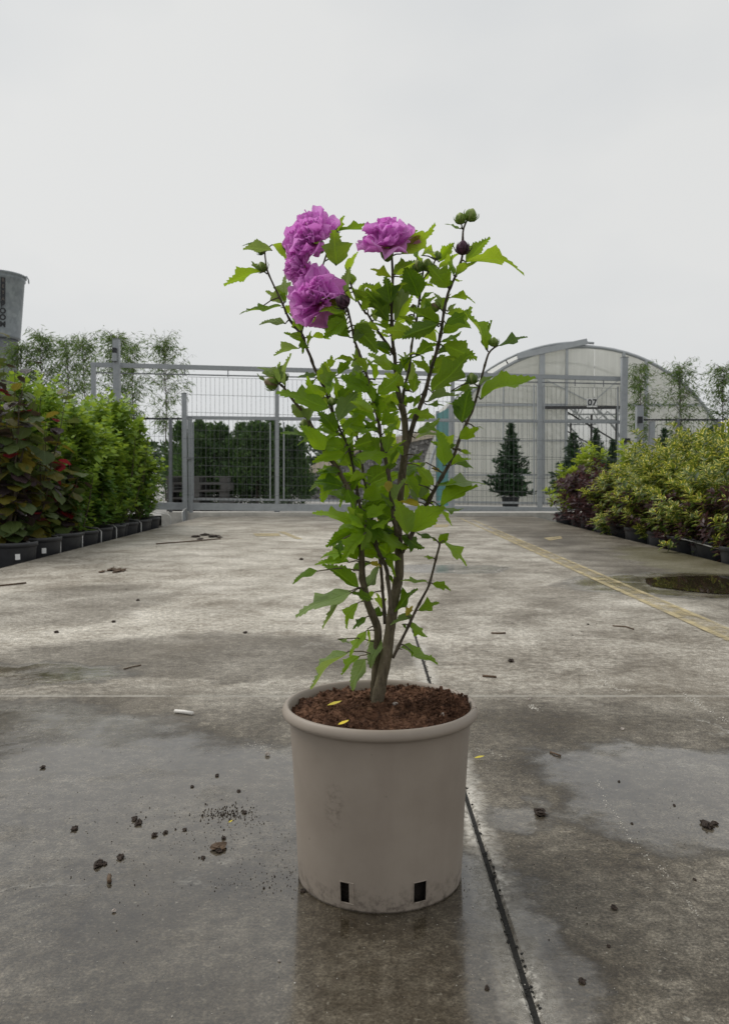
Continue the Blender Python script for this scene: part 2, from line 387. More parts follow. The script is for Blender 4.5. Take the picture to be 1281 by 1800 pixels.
# puddle by the right-hand bed
def puddle():
    t = NT('puddle_water'); P = t.pos()
    return t.done(t.bsdf((.030, .024, .014), .03, 0, t.bump(t.noise(P, 9, 2), .0006, .3), .6))
M['puddle'] = puddle()
g = MB(); pts = []
for k in range(48):
    a = 2*math.pi*k/48; rr = 1+.16*noise.noise((math.cos(a)*1.3, math.sin(a)*1.3, 4.2))+.05*noise.noise((math.cos(a)*4, math.sin(a)*4, 1))
    pts.append((2.28+.48*rr*math.cos(a), 5.35+.46*rr*math.sin(a), .004))
g.add(pts, [tuple(range(48))]); struct(g.build('puddle', M['puddle']))

# ------------------------------------------------------------------ the potted hibiscus
PX, PY = .027, 1.46                       # pot axis on the slab
hib = empty('potted_hibiscus', (PX, PY, 0), 'tall purple-flowering hibiscus shrub in a round taupe plastic pot on wet concrete', 'potted shrub')
def potmat():
    t = NT('taupe_plastic'); P = t.obj()
    n1 = t.noise(P, 9, 5, .6); n2 = t.noise(P, 55, 5, .7); s = t.n('SeparateXYZ', {0: P})
    st = t.n('Mapping', {'Vector': P, 'Scale': (22, 22, 2.2)}).outputs[0]
    streak = t.noise(st, 1.0, 4, .6)
    c = t.ramp(n1, [(.3, (.272, .229, .188)), (.7, (.322, .275, .228))])
    c = t.mix(t.ramp(streak, [(.5, 0.0), (.75, .35)]), c, (.25, .205, .17))
    c = t.mix(t.ramp(n2, [(.69, 0.0), (.76, .7)]), c, (.06, .043, .032))
    # a smear of dirt on the front and splashes near the ground
    d = t.n('VectorMath', {0: t.n('Mapping', {'Vector': P, 'Location': (.1425, .065, -.136), 'Scale': (1.9, .5, .8)}).outputs[0]}, operation='LENGTH').outputs['Value']
    sm = t.math('MULTIPLY', t.ramp(d, [(.003, 1.0), (.038, 0.0)]), t.ramp(t.noise(P, 120, 5, .7), [(.46, 0.0), (.62, .6)]))
    c = t.mix(sm, c, (.07, .05, .038))
    low = t.math('MULTIPLY', t.ramp(s.outputs[2], [(.0, 1.0), (.05, 0.0)]), t.ramp(t.noise(P, 70, 5, .7), [(.46, 0.0), (.62, .75)]))
    c = t.mix(low, c, (.06, .045, .035))
    r = t.math('ADD', .40, t.math('MULTIPLY', n1, .2))
    return t.done(t.bsdf(c, r, 0, t.bump(n2, .0006, .5), .4))
M['pot'] = potmat()
prof = [(.000, .003), (.138, .003), (.1425, .0), (.1432, .004), (.1437, .014), (.1452, .046), (.1475, .10), (.1510, .17), (.1550, .235), (.1575, .267), (.1585, .2715),
        (.1625, .2722), (.1672, .2735), (.1698, .2765), (.1704, .2805), (.1692, .2850), (.1665, .2895), (.1630, .2915), (.1600, .2905), (.1575, .286), (.1535, .27), (.1455, .12), (.1430, .075), (.02, .075)]
prof = [(r, z if z < .05 else z*1.043) for r, z in prof]
NP = 120
def hole(i, k):
    a = (k+.5)/NP*360
    return i in (4,) and (243.5 < a < 250.5 or 292 < a < 299.0)
g = MB(); g.lathe(prof, NP, (PX, PY, 0), hole); pot = g.build('pot', M['pot'], hib, True)
for a0 in (247.5, 295.5):                  # thin raised border round each drain slot
    pr = lambda a, z, e=.0005: (PX+(.1437+(z-.014)*.047+e)*math.cos(R(a)), PY+(.1437+(z-.014)*.047+e)*math.sin(R(a)), z)
    q = [pr(a0-4.7, .0125), pr(a0-4.7, .0475), pr(a0+4.7, .0475), pr(a0+4.7, .0125), pr(a0-4.7, .0125)]
    MB().tube(q, .0011, 5).build('slot_rim', M['pot'], pot)
# root ball seen through the drain slots
M['peat'] = (lambda t: t.done((lambda P, a: t.bsdf(t.ramp(t.math('ADD', t.math('MULTIPLY', t.noise(P, 70, 6, .75), .65), t.math('MULTIPLY', t.noise(P, 11, 4), .35)), [(.36, (.022, .011, .007)), (.5, (.105, .051, .030)), (.63, (.29, .155, .095))]), .95, 0, t.bump(t.noise(P, 160, 5, .8), .006), .2))(t.obj(), 0)))(NT('brown_peat'))
g = MB(); g.lathe([(.0, .004), (.128, .004), (.131, .06), (.0, .061)], 48, (PX, PY, 0)); g.build('root_ball', M['soil_dark'], hib)
# soil surface
def soil_h(x, y):
    r = math.hypot(x, y); h = .2910
    h += 0.008*noise.noise((x*14, y*14, 1)) + .007*noise.noise((x*38, y*38, 2)) + .009*noise.noise((x*95, y*95, 3)) + .004*noise.noise((x*230, y*230, 5))
    h += .012*math.exp(-(x*x+(y-.005)**2)/.0022)                                  # heaped against the stem
    h += .024*math.exp(-((x-.122)**2+(y+.0)**2)/.0018)                          # heap spilling over the rim
    h += .010*math.exp(-((x-.06)**2+(y-.07)**2)/.003)
    h -= .008*math.exp(-((x+.05)**2+(y-.03)**2)/.0016)
    if r > .145 and x < .10: h -= (r-.145)*.5
    return h
g = MB(); n, S = 130, .155
idx = {}
for i in range(n+1):
    for j in range(n+1):
        x, y = -S+2*S*i/n, -S+2*S*j/n; r = math.hypot(x, y)
        lim = .1575
        if r > lim: continue
        idx[i, j] = len(g.v); g.v.append((PX+x, PY+y, soil_h(x, y)))
for i in range(n):
    for j in range(n):
        q = [(i, j), (i+1, j), (i+1, j+1), (i, j+1)]
        if all(k in idx for k in q): g.f.append(tuple(idx[k] for k in q))
soil = g.build('soil', M['peat'], hib, True)
# crumbs and fibres of peat on the soil: too many to count
def crumb_template():
    return [(0, 0, .7), (.6, .1, 0), (-.1, .65, .1), (-.6, -.1, 0), (.1, -.6, -.05), (0, 0, -.5)], [(0, 1, 2), (0, 2, 3), (0, 3, 4), (0, 4, 1), (5, 2, 1), (5, 3, 2), (5, 4, 3), (5, 1, 4)]
cv, cf = crumb_template()
def crumbs(name, locs, sizes, mat, parent=None, base=(0, 0, 0)):
    N = len(locs); D = ndir(N); Nn = ndir(N); Ms = frames(D, Nn)*np.asarray(sizes)[:, None, None]
    Ms = Ms*(0.6+.8*rng.random((N, 1, 3)))
    L = np.asarray(locs) - np.asarray(base)
    return scatter(name, cv, cf, None, Ms, L, mat)
Ls, Ss = [], []
for i in range(3600):
    a = random.random()*6.283; r = .153*math.sqrt(random.random()); x, y = r*math.cos(a), r*math.sin(a)
    if i % 4 == 0: x, y = random.gauss(.105, .025), random.gauss(0, .035)
    if math.hypot(x, y) > .160: continue
    s = random.uniform(.0010, .0034)*(2.0 if random.random() < .12 else 1)
    Ls.append((PX+x, PY+y, soil_h(x, y)+s*.4)); Ss.append(s)
o = bpy.data.objects.new('peat_crumbs', crumbs('peat_crumbs', Ls, Ss, M['peat'], None, WL[hib.name])); put(o, hib); o['kind'] = 'stuff'
g = MB()
for i in range(700):
    a = random.random()*6.283; r = .150*math.sqrt(random.random()); x, y = r*math.cos(a), r*math.sin(a)
    if i % 3 == 0: x, y = random.gauss(.115, .022), random.gauss(0, .04)
    if math.hypot(x, y) > .165: continue
    h = soil_h(min(x, .15), y); L = random.uniform(.004, .013); th = random.random()*6.283; e = random.uniform(-.2, 1.0)
    p = Vector((PX+x, PY+y, h)); d = Vector((math.cos(th), math.sin(th), e)).normalized()*L
    g.tube([p, p+d*.5+Vector((0, 0, .001)), p+d+Vector((random.uniform(-.002, .002), 0, -.001))], .00035, 3, False)
o = g.build('peat_fibres', M['peat'], hib); o['kind'] = 'stuff'

# ---- stems: pixel polylines of the photograph turned into points at the plant's own distance
CR = {'A': (400, 360, 4.927), 'B': (640, 360, 4.27), 'C': (440, 600, 4.927), 'D': (680, 560, 4.927), 'E': (640, 780, 5.823), 'F': (500, 820, 5.823), 'G': (510, 1000, 4.417)}
def cp(c, X, Y): o = CR[c]; return (o[0]+X/o[2], o[1]+Y/o[2])
def barkmat(name, a, b, sc=45):
    t = NT(name); P = t.obj(); m = t.n('Mapping', {'Vector': P, 'Scale': (1, 1, .35)}).outputs[0]
    n1 = t.noise(m, sc*3, 6, .7); n2 = t.noise(P, sc*.5, 4, .6); nl = t.noise(P, 300, 2)
    c = t.ramp(t.math('ADD', t.math('MULTIPLY', n1, .6), t.math('MULTIPLY', n2, .4)), [(.35, a), (.65, b)])
    c = t.mix(t.ramp(nl, [(.66, 0.0), (.72, .5)]), c, (.30, .26, .2))
    return t.done(t.bsdf(c, .8, 0, t.bump(n1, .0035, 1), .3))
M['trunk'] = barkmat('grey_brown_bark', (.052, .040, .024), (.20, .165, .11))
M['shoot'] = barkmat('dark_shoot_bark', (.045, .036, .026), (.15, .122, .086), 70)
M['green_shoot'] = barkmat('greenish_shoot_bark', (.05, .05, .030), (.15, .13, .085), 70)
ST = [  # (points, radii in photo px from start to end, depth start, depth end, material)
 ([('G',672,1060),('G',690,960),('G',715,830),('G',745,680),('G',770,500),('G',795,330),('G',825,150),('G',845,20),('E',357,1150),('E',352,1000),('E',345,880),('E',352,700),('E',372,450),('E',395,260),('E',415,100),('D',152,1180),('D',160,1040),('D',150,860),('D',120,740)], 13.5, 6.5, 0, .01, 'trunk'),
 ([('D',120,740),('D',95,620),('D',75,450),('D',65,300),('B',226,1130),('B',214,1030),('B',206,860),('B',206,700),('B',214,560),('B',208,400),('B',205,330)], 6.0, 2.6, .01, -.01, 'shoot'),
 ([('D',160,1150),('D',190,1040),('D',232,900),('D',285,760),('D',335,620),('D',380,440),('D',425,300),('D',455,180),('B',556,1050),('B',580,930),('B',598,800),('B',630,660),('B',690,520),('B',732,400),('B',738,300),('B',742,190),('B',768,120)], 6.5, 2.0, .01, -.06, 'shoot'),
 ([('E',385,1110),('E',430,1020),('E',490,920),('E',560,770),('E',640,620),('E',720,470),('E',800,330),('E',880,190),('E',930,90),('D',600,1120),('D',640,1010),('D',695,890),('D',750,760),('D',785,640),('D',810,540),('D',850,390),('D',880,300),('D',915,262),('D',950,235)], 6.0, 2.0, 0, -.10, 'shoot'),
 ([('G',660,1010),('G',662,900),('G',672,700),('G',680,480),('G',640,360),('G',600,260),('G',570,120),('F',795,1150),('F',790,950),('F',772,760),('F',735,560),('F',712,430),('F',690,330),('F',645,215),('C',790,1170),('C',740,1075),('C',680,1010),('C',600,870),('C',540,750),('C',470,630),('C',375,515),('C',290,400),('C',262,375)], 11, 2.4, .03, -.05, 'trunk'),
 ([('F',712,430),('F',745,330),('F',735,170),('F',700,0),('C',845,905),('C',785,785),('C',722,650),('C',700,560),('C',690,470)], 3.6, 2.6, .02, -.03, 'green_shoot'),
 ([('G',735,430),('G',728,300),('G',715,150),('F',998,1180),('F',985,1030),('F',960,880),('F',900,620),('F',890,430),('F',835,220),('F',810,110),('C',960,1000),('C',930,850),('C',895,750),('C',880,690)], 4.6, 2.4, .02, .05, 'shoot'),
 ([('G',788,360),('G',772,200),('G',752,40),('F',1060,1130),('F',1030,1010),('F',940,830),('F',845,640),('F',775,420),('F',742,250)], 5.5, 3.4, -.02, .0, 'shoot'),
 ([('E',335,900),('E',300,740),('E',270,460),('E',235,240),('E',190,60),('C',1145,950),('C',1110,700),('C',1065,530),('C',1035,410),('C',1000,270),('C',960,150),('C',920,40),('A',1102,1190),('A',1072,1040),('A',1040,910),('A',1010,850)], 5.8, 2.4, -.02, -.05, 'shoot'),
 ([('C',725,660),('C',690,540),('C',640,400),('C',590,300),('C',550,220),('C',520,130),('A',680,1230),('A',650,1130),('A',610,1090),('A',560,1030),('A',515,950),('A',480,865),('A',430,760),('A',385,665),('A',345,570),('A',328,470),('A',322,405)], 5.0, 1.8, .03, .04, 'shoot'),
 ([('A',640,1100),('A',700,900),('A',760,700),('A',800,560)], 3, 2.4, .03, -.01, 'shoot'),
 ([('A',700,900),('A',800,600),('A',900,300),('A',945,200)], 2.4, 1.8, .05, .05, 'green_shoot'),
 ([('G',797,690),('G',850,580),('G',910,460),('G',970,330),('G',1025,225),('G',1075,130),('E',705,1290),('E',740,1150),('E',768,1050),('E',772,1025)], 3.6, 2.3, -.01, -.07, 'shoot'),
 ([('D',130,760),('D',150,600),('D',195,420),('D',212,240),('B',370,980),('B',390,880),('B',408,750),('B',430,600),('B',440,500)], 3.6, 2.2, .02, .05, 'green_shoot'),
 ([('B',226,1130),('B',160,1030),('B',90,930),('B',20,810),('A',1195,940),('A',1110,800),('A',1065,680),('A',1050,590)], 4.0, 1.8, .01, .05, 'shoot'),
 ([('B',440,560),('B',500,480),('B',545,390)], 2, 1.5, .05, .06, 'green_shoot'),
 ([('B',598,810),('B',570,780),('B',540,765)], 1.6, 1.4, -.02, -.02, 'green_shoot'),
 ([('B',380,960),('B',420,950),('B',438,945)], 1.8, 1.6, .04, .04, 'green_shoot'),
 ([('A',345,600),('A',320,580),('A',300,555)], 1.6, 1.5, .04, .04, 'green_shoot'),
 ([('B',735,180),('B',728,140),('B',722,110)], 1.6, 1.5, -.06, -.06, 'green_shoot'),
 ([('D',800,590),('D',770,575),('D',740,545)], 1.6, 1.5, -.08, -.08, 'green_shoot'),
 ([('D',905,270),('D',880,290),('D',865,270)], 1.5, 1.4, -.09, -.09, 'green_shoot'),
 ([('C',300,405),('C',300,360),('C',282,310)], 1.8, 1.5, -.05, -.05, 'green_shoot'),
 ([('C',540,750),('C',500,735),('C',475,728)], 1.6, 1.5, -.02, -.02, 'green_shoot'),
 ([('B',390,880),('B',375,830),('B',370,780)], 1.5, 1.3, .04, .04, 'green_shoot'),
]
PS = PY/F                                   # metres per photo pixel at the pot
stems = []
for pts, r0, r1, d0, d1, mt in ST:
    P2 = [cp(*p) for p in pts]
    cum = [0]
    for a, b in zip(P2, P2[1:]): cum.append(cum[-1]+math.dist(a, b))
    P3, rr = [], []
    # resample with Catmull-Rom for smooth shoots with a slightly knobbly outline
    n = max(4, int(cum[-1]/7))
    for k in range(n+1):
        s = cum[-1]*k/n; i = max(j for j in range(len(P2)-1) if cum[j] <= s+1e-6)
        f = (s-cum[i])/max(1e-6, cum[i+1]-cum[i])
        p0, p1, p2, p3 = P2[max(i-1, 0)], P2[i], P2[i+1], P2[min(i+2, len(P2)-1)]
        q = [.5*(2*p1[c]+(p2[c]-p0[c])*f+(2*p0[c]-5*p1[c]+4*p2[c]-p3[c])*f*f+(3*p1[c]-p0[c]-3*p2[c]+p3[c])*f**3) for c in (0, 1)]
        u = s/cum[-1]
        P3.append(at(q[0], q[1], PY + d0+(d1-d0)*u + (0 if r0 > 8 else .006*noise.noise((q[1]*.02, len(stems)*3.1, 0)))))
        kn = 1+.10*noise.noise((s*.05, len(stems)*1.7, 2)) + (.30 if (k % 6 == 3 and mt != 'trunk') else .12 if k % 9 == 4 else 0)
        rr.append((r0+(r1-r0)*u**.7)*PS*kn*(.88 if r0 > 8 else .76))
    if mt == 'trunk' and r0 > 12:
        P3.insert(0, P3[0]+Vector((-.001, 0, -.035))); rr[0] *= 1.15; rr.insert(0, rr[0]*1.4)
    stems.append(dict(p=P3, r=rr, mat=mt, mb=MB(), leaves=[]))
    stems[-1]['mb'].tube(P3, rr, 12 if mt == 'trunk' else 8)

# ---- leaves
def blade(seed, wide, lobe, fold, droop, teeth=.03):
    rs = random.Random(seed)
    vs = [0, .06, .14, .22, .30, .37, .43, .49, .53, .57, .62, .67, .71, .76, .80, .85, .89, .94, 1.0]
    def half(v):
        w = wide*math.sin(math.pi*min(1, v**.72))**.9*.5
        w *= 1-.18*v
        w += lobe*math.exp(-((v-.50)/.085)**2)*.5 - lobe*.28*math.exp(-((v-.66)/.07)**2)
        return max(0, w)
    verts, uvs = [], []
    sides = []
    for sg in (-1, 1):
        asym = rs.uniform(.85, 1.12); row = []
        for i, v in enumerate(vs):
            u = half(v)*asym
            if 2 < i < len(vs)-1: u += teeth*(1 if i % 2 else -.55)*rs.uniform(.6, 1.3)*(.6 if v < .35 else 1)
            fv = v + (.05*lobe/.3 if .46 < v < .56 else 0) + (teeth*.9 if i % 2 else 0)*(v > .3)
            row.append((max(0, u), min(fv, 1) if 0 < i < len(vs)-1 else v))
        sides.append(row)
    tw = rs.uniform(-.25, .25); wv = rs.uniform(0, 6)
    def zz(u, v): return fold*abs(u) + droop*(v*v) - droop*.35*v + .07*math.sin(wv+v*9+u*5)*abs(u)*2.2 + .03*math.sin(wv*2+v*7) + tw*u*v - .35*abs(u)**2*max(0, fold)*1.5
    verts = [(0, v, zz(0, v)) for v in vs]; uvs = [(0, v) for v in vs]
    nV = len(vs); faces = []
    for sg, row in zip((-1, 1), sides):
        b = len(verts)
        for (u, fv), v in zip(row, vs):
            for t in (.5, 1.0):
                uu, ff = u*t, v+(fv-v)*t + (.04*t if 0 < v < 1 else 0)*(u > .05)
                ff = min(ff, 1.0) if v < 1 else ff
                verts.append((sg*uu, ff, zz(sg*uu, ff))); uvs.append((sg*uu, ff))
        for i in range(nV-1):
            m0, m1 = b+2*i, b+2*(i+1)
            q1 = (i, i+1, m1, m0); q2 = (m0, m1, m1+1, m0+1)
            if sg < 0: q1, q2 = q1[::-1], q2[::-1]
            faces += [q1[::-1], q2[::-1]]
    me = bpy.data.meshes.new('leaf'); me.from_pydata(verts, [], faces)
    uv = me.uv_layers.new(name='UVMap')
    for l in me.loops: uv.data[l.index].uv = uvs[l.vertex_index]
    me.polygons.foreach_set('use_smooth', [True]*len(me.polygons)); me.update(); return me
M['leaf'] = leafmat('hibiscus_leaf', (.19, .345, .015), (.23, .37, .055), .50, .36, .50, (1.5, 1.35, .45), veins=True)
M['leafp'] = leafmat('pale_hibiscus_leaf', (.24, .35, .10), (.27, .37, .15), .42, .45, .15, (1.3, 1.25, .6), veins=True)
M['leafy'] = leafmat('yellowing_leaf', (.62, .52, .06), (.6, .5, .1), .4, .5, .12, (1.2, 1.1, .5), veins=True)
blades = {}
for k in ('leaf', 'leafp', 'leafy'):
    blades[k] = []
    for i in range(9):
        me = blade(20+i, [.60, .68, .54, .66, .50, .58, .44, .38, .46][i], [.27, .15, .33, .06, .22, .24, .14, .08, .24][i], [.25, .5, .12, .35, .6, -.1, .45, .7, .3][i], [-.18, -.35, -.1, -.3, -.15, .12, -.45, -.2, -.55][i])
        me.materials.append(M[k]); blades[k].append(me)
BW = [max(v.co.x for v in me.vertices)-min(v.co.x for v in me.vertices) for me in blades['leaf']]; BW = [b*.96 for b in BW]
allpts = [(si, pi, p) for si, s in enumerate(stems) for pi, p in enumerate(s['p'])]
ap = np.array([tuple(p) for _, _, p in allpts])
def topx(p):
    d = p-CAM; t = d.dot(FW); return (640.5+F*d.x/t, 900-F*d.dot(UP)/t)
ap2 = np.array([topx(p) for _, _, p in allpts])
lrand = random.Random(5)
def leaf(px0, py0, px1, py1, w, mat='leaf', depth=None, tiltd=None, variant=None, attach=True):
    i = int(np.argmin((ap2[:, 0]-px0)**2+(ap2[:, 1]-py0)**2*1.0)); si, pi, sp = allpts[i]
    px1 += (px1-px0)*.10; py1 += (py1-py0)*.10; w *= .88
    L2 = math.dist((px0, py0), (px1, py1))
    dep = (sp.y + lrand.uniform(-.035, .03)) if depth is None else PY+depth
    b = at(px0, py0, dep); td = lrand.uniform(-.30, .22)*L2*PS if tiltd is None else tiltd*L2*PS
    tip = at(px1, py1, dep+td)
    a = tip-b; Ln = a.length; a.normalize()
    cv = (CAM-(b+tip)/2).normalized(); v = (cv-a*cv.dot(a)).normalized(); u = a.cross(v)
    cand = [j for j in range(9) if BW[j] >= w*.92] or [0, 1, 2]
    j = variant if variant is not None else lrand.choice(cand)
    c = min(.97, w/BW[j]); s = math.sqrt(1-c*c)
    best = max([v*c*e+u*s*f for e in (1, -1) for f in (1, -1)], key=lambda n: n.z + (.12 if n.dot(cv) > 0 else 0))
    n = best.normalized(); x = a.cross(n).normalized()
    Mx = Matrix((x, a, n)).transposed().to_4x4()
    sx = w/(BW[j]*c) if w > BW[j]*c else 1.0
    Mx = Mx @ Matrix.Diagonal((Ln*min(1.5, sx), Ln, Ln, 1)); Mx.translation = b
    stems[si]['leaves'].append((blades[mat][j], Mx))
    if attach:
        # petiole from the nearest point of the shoot to the blade
        p0 = sp; m = (p0+b)/2 + Vector((0, 0, .12*(b-p0).length)); 
        stems[si]['mb'].tube([p0, p0*.25+m*.5+b*.25 + Vector((0, 0, 0)), b, b+a*Ln*.06], [.0015, .00115, .00105, .0006], 5, False)
def LL(c, rows):
    for r in rows:
        x0, y0 = cp(c, r[0], r[1]); x1, y1 = cp(c, r[2], r[3])
        leaf(x0, y0, x1, y1, r[4], *(r[5:]))
P_ = 'leafp'; Y_ = 'leafy'
LL('A', [(320,400,165,300,.4),(385,395,165,355,.42,P_),(385,345,535,465,.45),(290,590,0,620,.30),(262,570,215,490,.6,P_),(480,850,350,750,.7,P_),(490,850,492,620,.55,P_),(505,840,460,735,.6),
 (480,890,190,900,.25),(300,880,120,930,.2,P_),(500,945,555,860,.75),(500,1030,295,1005,.3,P_),(640,1140,555,1110,.6),(620,1240,420,1281,.38,P_),(645,1150,655,1275,.62),(700,1215,715,1100,.5),(730,1150,870,1140,.4),
 (1060,1150,780,1040,.36),(945,245,985,105,.65),(960,240,1215,155,.35),(940,525,925,250,1.05,'leaf',-.075,-.1,0),(1040,590,1090,420,.5),(1110,840,1180,700,.65),(1090,1190,1180,1060,.55,P_),(790,180,805,60,.3),(1010,760,1050,560,.5,P_),(860,180,750,150,.5),
 (560,1060,600,1000,.5),(1000,1120,950,990,.3)])
LL('B', [(275,370,525,180,.45),(300,360,345,200,.5),(215,520,355,420,.5),(205,545,65,478,.45),(760,430,920,260,.5),(760,430,1150,370,.24),(410,690,325,480,.85,'leaf',-.03,.0),(630,625,500,470,.95,'leaf',-.04,.0),(630,620,640,465,.5),
 (560,480,690,370,.5),(560,430,660,290,.55),(540,400,430,300,.35),(395,400,400,310,.6),(195,745,165,560,1.05,'leaf',-.05,-.1),(185,830,40,650,.65),(225,875,315,560,.36,P_),(240,880,345,700,.55),(150,700,20,600,.5),
 (400,820,520,690,.4),(415,840,545,765,.4),(590,800,555,660,.6,P_),(625,800,680,745,.5,P_),(590,965,790,800,.62),(575,1030,715,970,.35),(550,1120,655,1078,.5,P_),(920,1090,790,810,.36),(922,1090,935,885,.42),(1000,1060,1200,985,.30),
 (380,1140,540,1010,.5),(545,1030,400,930,.6),(380,965,150,930,.72,'leaf',-.07,-.1),(110,935,0,880,.6),(195,1110,20,990,.32),(195,1130,30,1045,.3),(220,1240,50,1115,.62),(500,1262,770,1125,.5),(480,1235,395,1165,.45),(490,1230,590,1130,.55),(270,1180,400,1075,.22),(235,1281,345,1110,.42),(180,900,130,840,.8),
 (90,870,60,790,.8,P_),(260,540,300,540,.6),(480,500,520,560,.4),(720,180,615,140,.25),(330,830,380,860,.7),(300,870,370,900,.6),(420,1130,450,1170,.5,P_),(670,560,730,572,.3),(430,380,520,350,.4,P_)])
LL('C', [(240,365,112,190,.5,P_),(300,390,322,125,.28,P_),(250,360,245,195,.5,P_),(135,345,62,288,.35,P_),(690,575,275,430,.52,'leaf',-.08,-.1),(600,530,490,330,.6,'leaf',-.06),(640,380,640,190,.75),(580,290,420,300,.42),(690,230,705,130,.8),(900,165,715,125,.4),
 (760,290,850,160,.6),(470,660,370,545,.75,P_),(505,690,520,535,.62,P_),(770,510,745,315,.62),(870,390,1020,180,.16,P_),(760,690,890,430,.62,P_,-.06),(750,790,600,605,.72),(930,825,795,690,.75),(945,790,1010,530,.34),(600,850,300,780,.32),(560,862,430,850,.25),
 (870,1080,650,830,.75),(860,1060,740,830,.6),(1080,335,1020,150,.45),(1085,430,890,370,.55),(1100,460,1275,310,.75),(1100,640,1200,480,.75),(1130,725,1265,610,.75),(1110,800,990,680,.62),(1120,945,1045,830,.65),(1180,965,1200,770,.65),(1200,1095,1255,850,.42),
 (780,1135,600,1115,.42),(700,1190,520,1275,.36,P_),(900,1170,680,1235,.55),(970,1065,1040,930,.55,P_),(950,1105,870,980,.6),(1000,1150,1190,1130,.35),(870,880,820,850,.8),(900,330,820,290,.4),(960,350,1090,380,.5),(560,330,480,420,.5),(720,760,620,700,.5),(830,720,960,680,.5)])
LL('D', [(390,640,690,310,.62,'leaf',-.07,-.15),(360,480,250,355,.5),(370,420,485,315,.5),(400,600,540,560,.5),(340,720,585,645,.32,P_),(550,630,785,590,.25),(340,745,480,745,.3),(650,900,690,630,.68,'leaf',-.11,0,3),(660,880,570,700,.4),(810,700,1210,460,.36),(630,1050,775,950,.75),
 (490,1275,475,985,.5,'leaf',-.09,.1,3),(640,1150,720,1170,.35),(250,830,410,830,.62),(260,990,440,890,.5),(240,1035,430,990,.22,P_),(150,580,0,480,.85),(160,460,140,300,.5),(230,640,250,490,.85),(200,620,120,560,.7),(100,965,0,830,.85),(60,1120,0,960,.6),(180,1240,300,1165,.42),(805,580,895,490,.45,P_),
 (200,560,170,310,.4,P_),(530,1120,600,1080,.6),(760,945,830,935,.25),(120,480,40,380,.6),(170,760,60,640,.8),(250,700,150,720,.6),(290,660,230,760,.5)])
LL('E', [(430,935,365,590,.56,'leaf',-.09,-.1,3),(480,905,770,640,.62,'leaf',-.09,0,3),(770,640,1110,420,.5,'leaf',-.1,0,4),(735,425,1195,385,.15,P_,-.1),(750,440,940,410,.3,'leaf',-.09),(740,655,990,680,.24),(740,680,910,790,.24),(700,960,540,920,.36),(770,1025,850,920,.75),(750,1000,690,960,.6),
 (810,990,1040,1215,.32),(710,1175,620,1155,.5),(710,430,555,250,.55),(590,235,335,300,.38),(570,645,385,565,.45,Y_),(570,560,655,430,.52,P_),(560,600,440,420,.22,P_),(255,375,245,480,.85,Y_,-.05),(310,640,400,360,.26,P_),(930,210,1105,225,.36),(985,60,1080,100,.5),(690,250,790,290,.36,Y_),
 (455,425,505,290,.55),(270,245,335,20,.42),(300,640,200,560,.5),(560,130,470,180,.4),(630,190,560,240,.5,P_),(500,760,560,700,.4),(250,800,170,860,.6),(560,420,540,300,.4)])
LL('F', [(740,555,335,460,.44,'leaf',-.05,-.1,2),(730,610,480,680,.42),(720,650,450,800,.52),(660,980,340,945,.46),(600,740,540,900,.5),(745,955,620,760,.75),(760,1245,430,1000,.42),(340,1070,95,1155,.32),(700,1065,870,980,.5),(870,985,990,1005,.62,Y_),(980,1025,800,1270,.48,P_),
 (900,500,1030,280,.5),(820,545,910,500,.55,P_),(1110,850,1090,1100,.32),(780,600,1010,755,.62),(890,690,1115,650,.5),(560,65,350,40,.45),(1090,440,1020,280,.5,P_),(1090,935,770,660,.75,'leaf',.05),(970,440,980,610,.65,Y_),(800,580,900,740,.7),(760,520,700,420,.5),(1050,760,1090,930,.4),(1070,1110,1100,1170,.6),(700,700,820,900,.5),
 (800,370,790,330,.4,P_),(870,330,780,400,.5,P_),(680,180,480,190,.5)])
LL('G', [(480,168,70,330,.42,P_,-.06,0,2),(475,185,228,395,.2,P_,-.05),(530,260,405,412,.5),(640,235,490,180,.62),(655,180,560,240,.7),(605,370,750,345,.5),(590,375,490,455,.6),(590,480,462,655,.5),(450,640,160,875,.2,P_),(600,465,622,600,.28),(370,545,455,570,.35,P_),
 (540,675,400,800,.5),(590,700,462,912,.48,P_),(705,535,605,735,.52,P_),(800,335,958,163,.36),(715,310,680,195,.6),(960,372,795,395,.42,P_),(925,410,1042,525,.55),(900,365,945,290,.75,Y_),(990,322,1137,260,.62),(850,620,1130,710,.26),(930,630,955,680,.4),(1070,110,880,80,.24),(1100,115,1240,140,.62),(775,60,800,105,.6),(870,430,900,460,.5)])
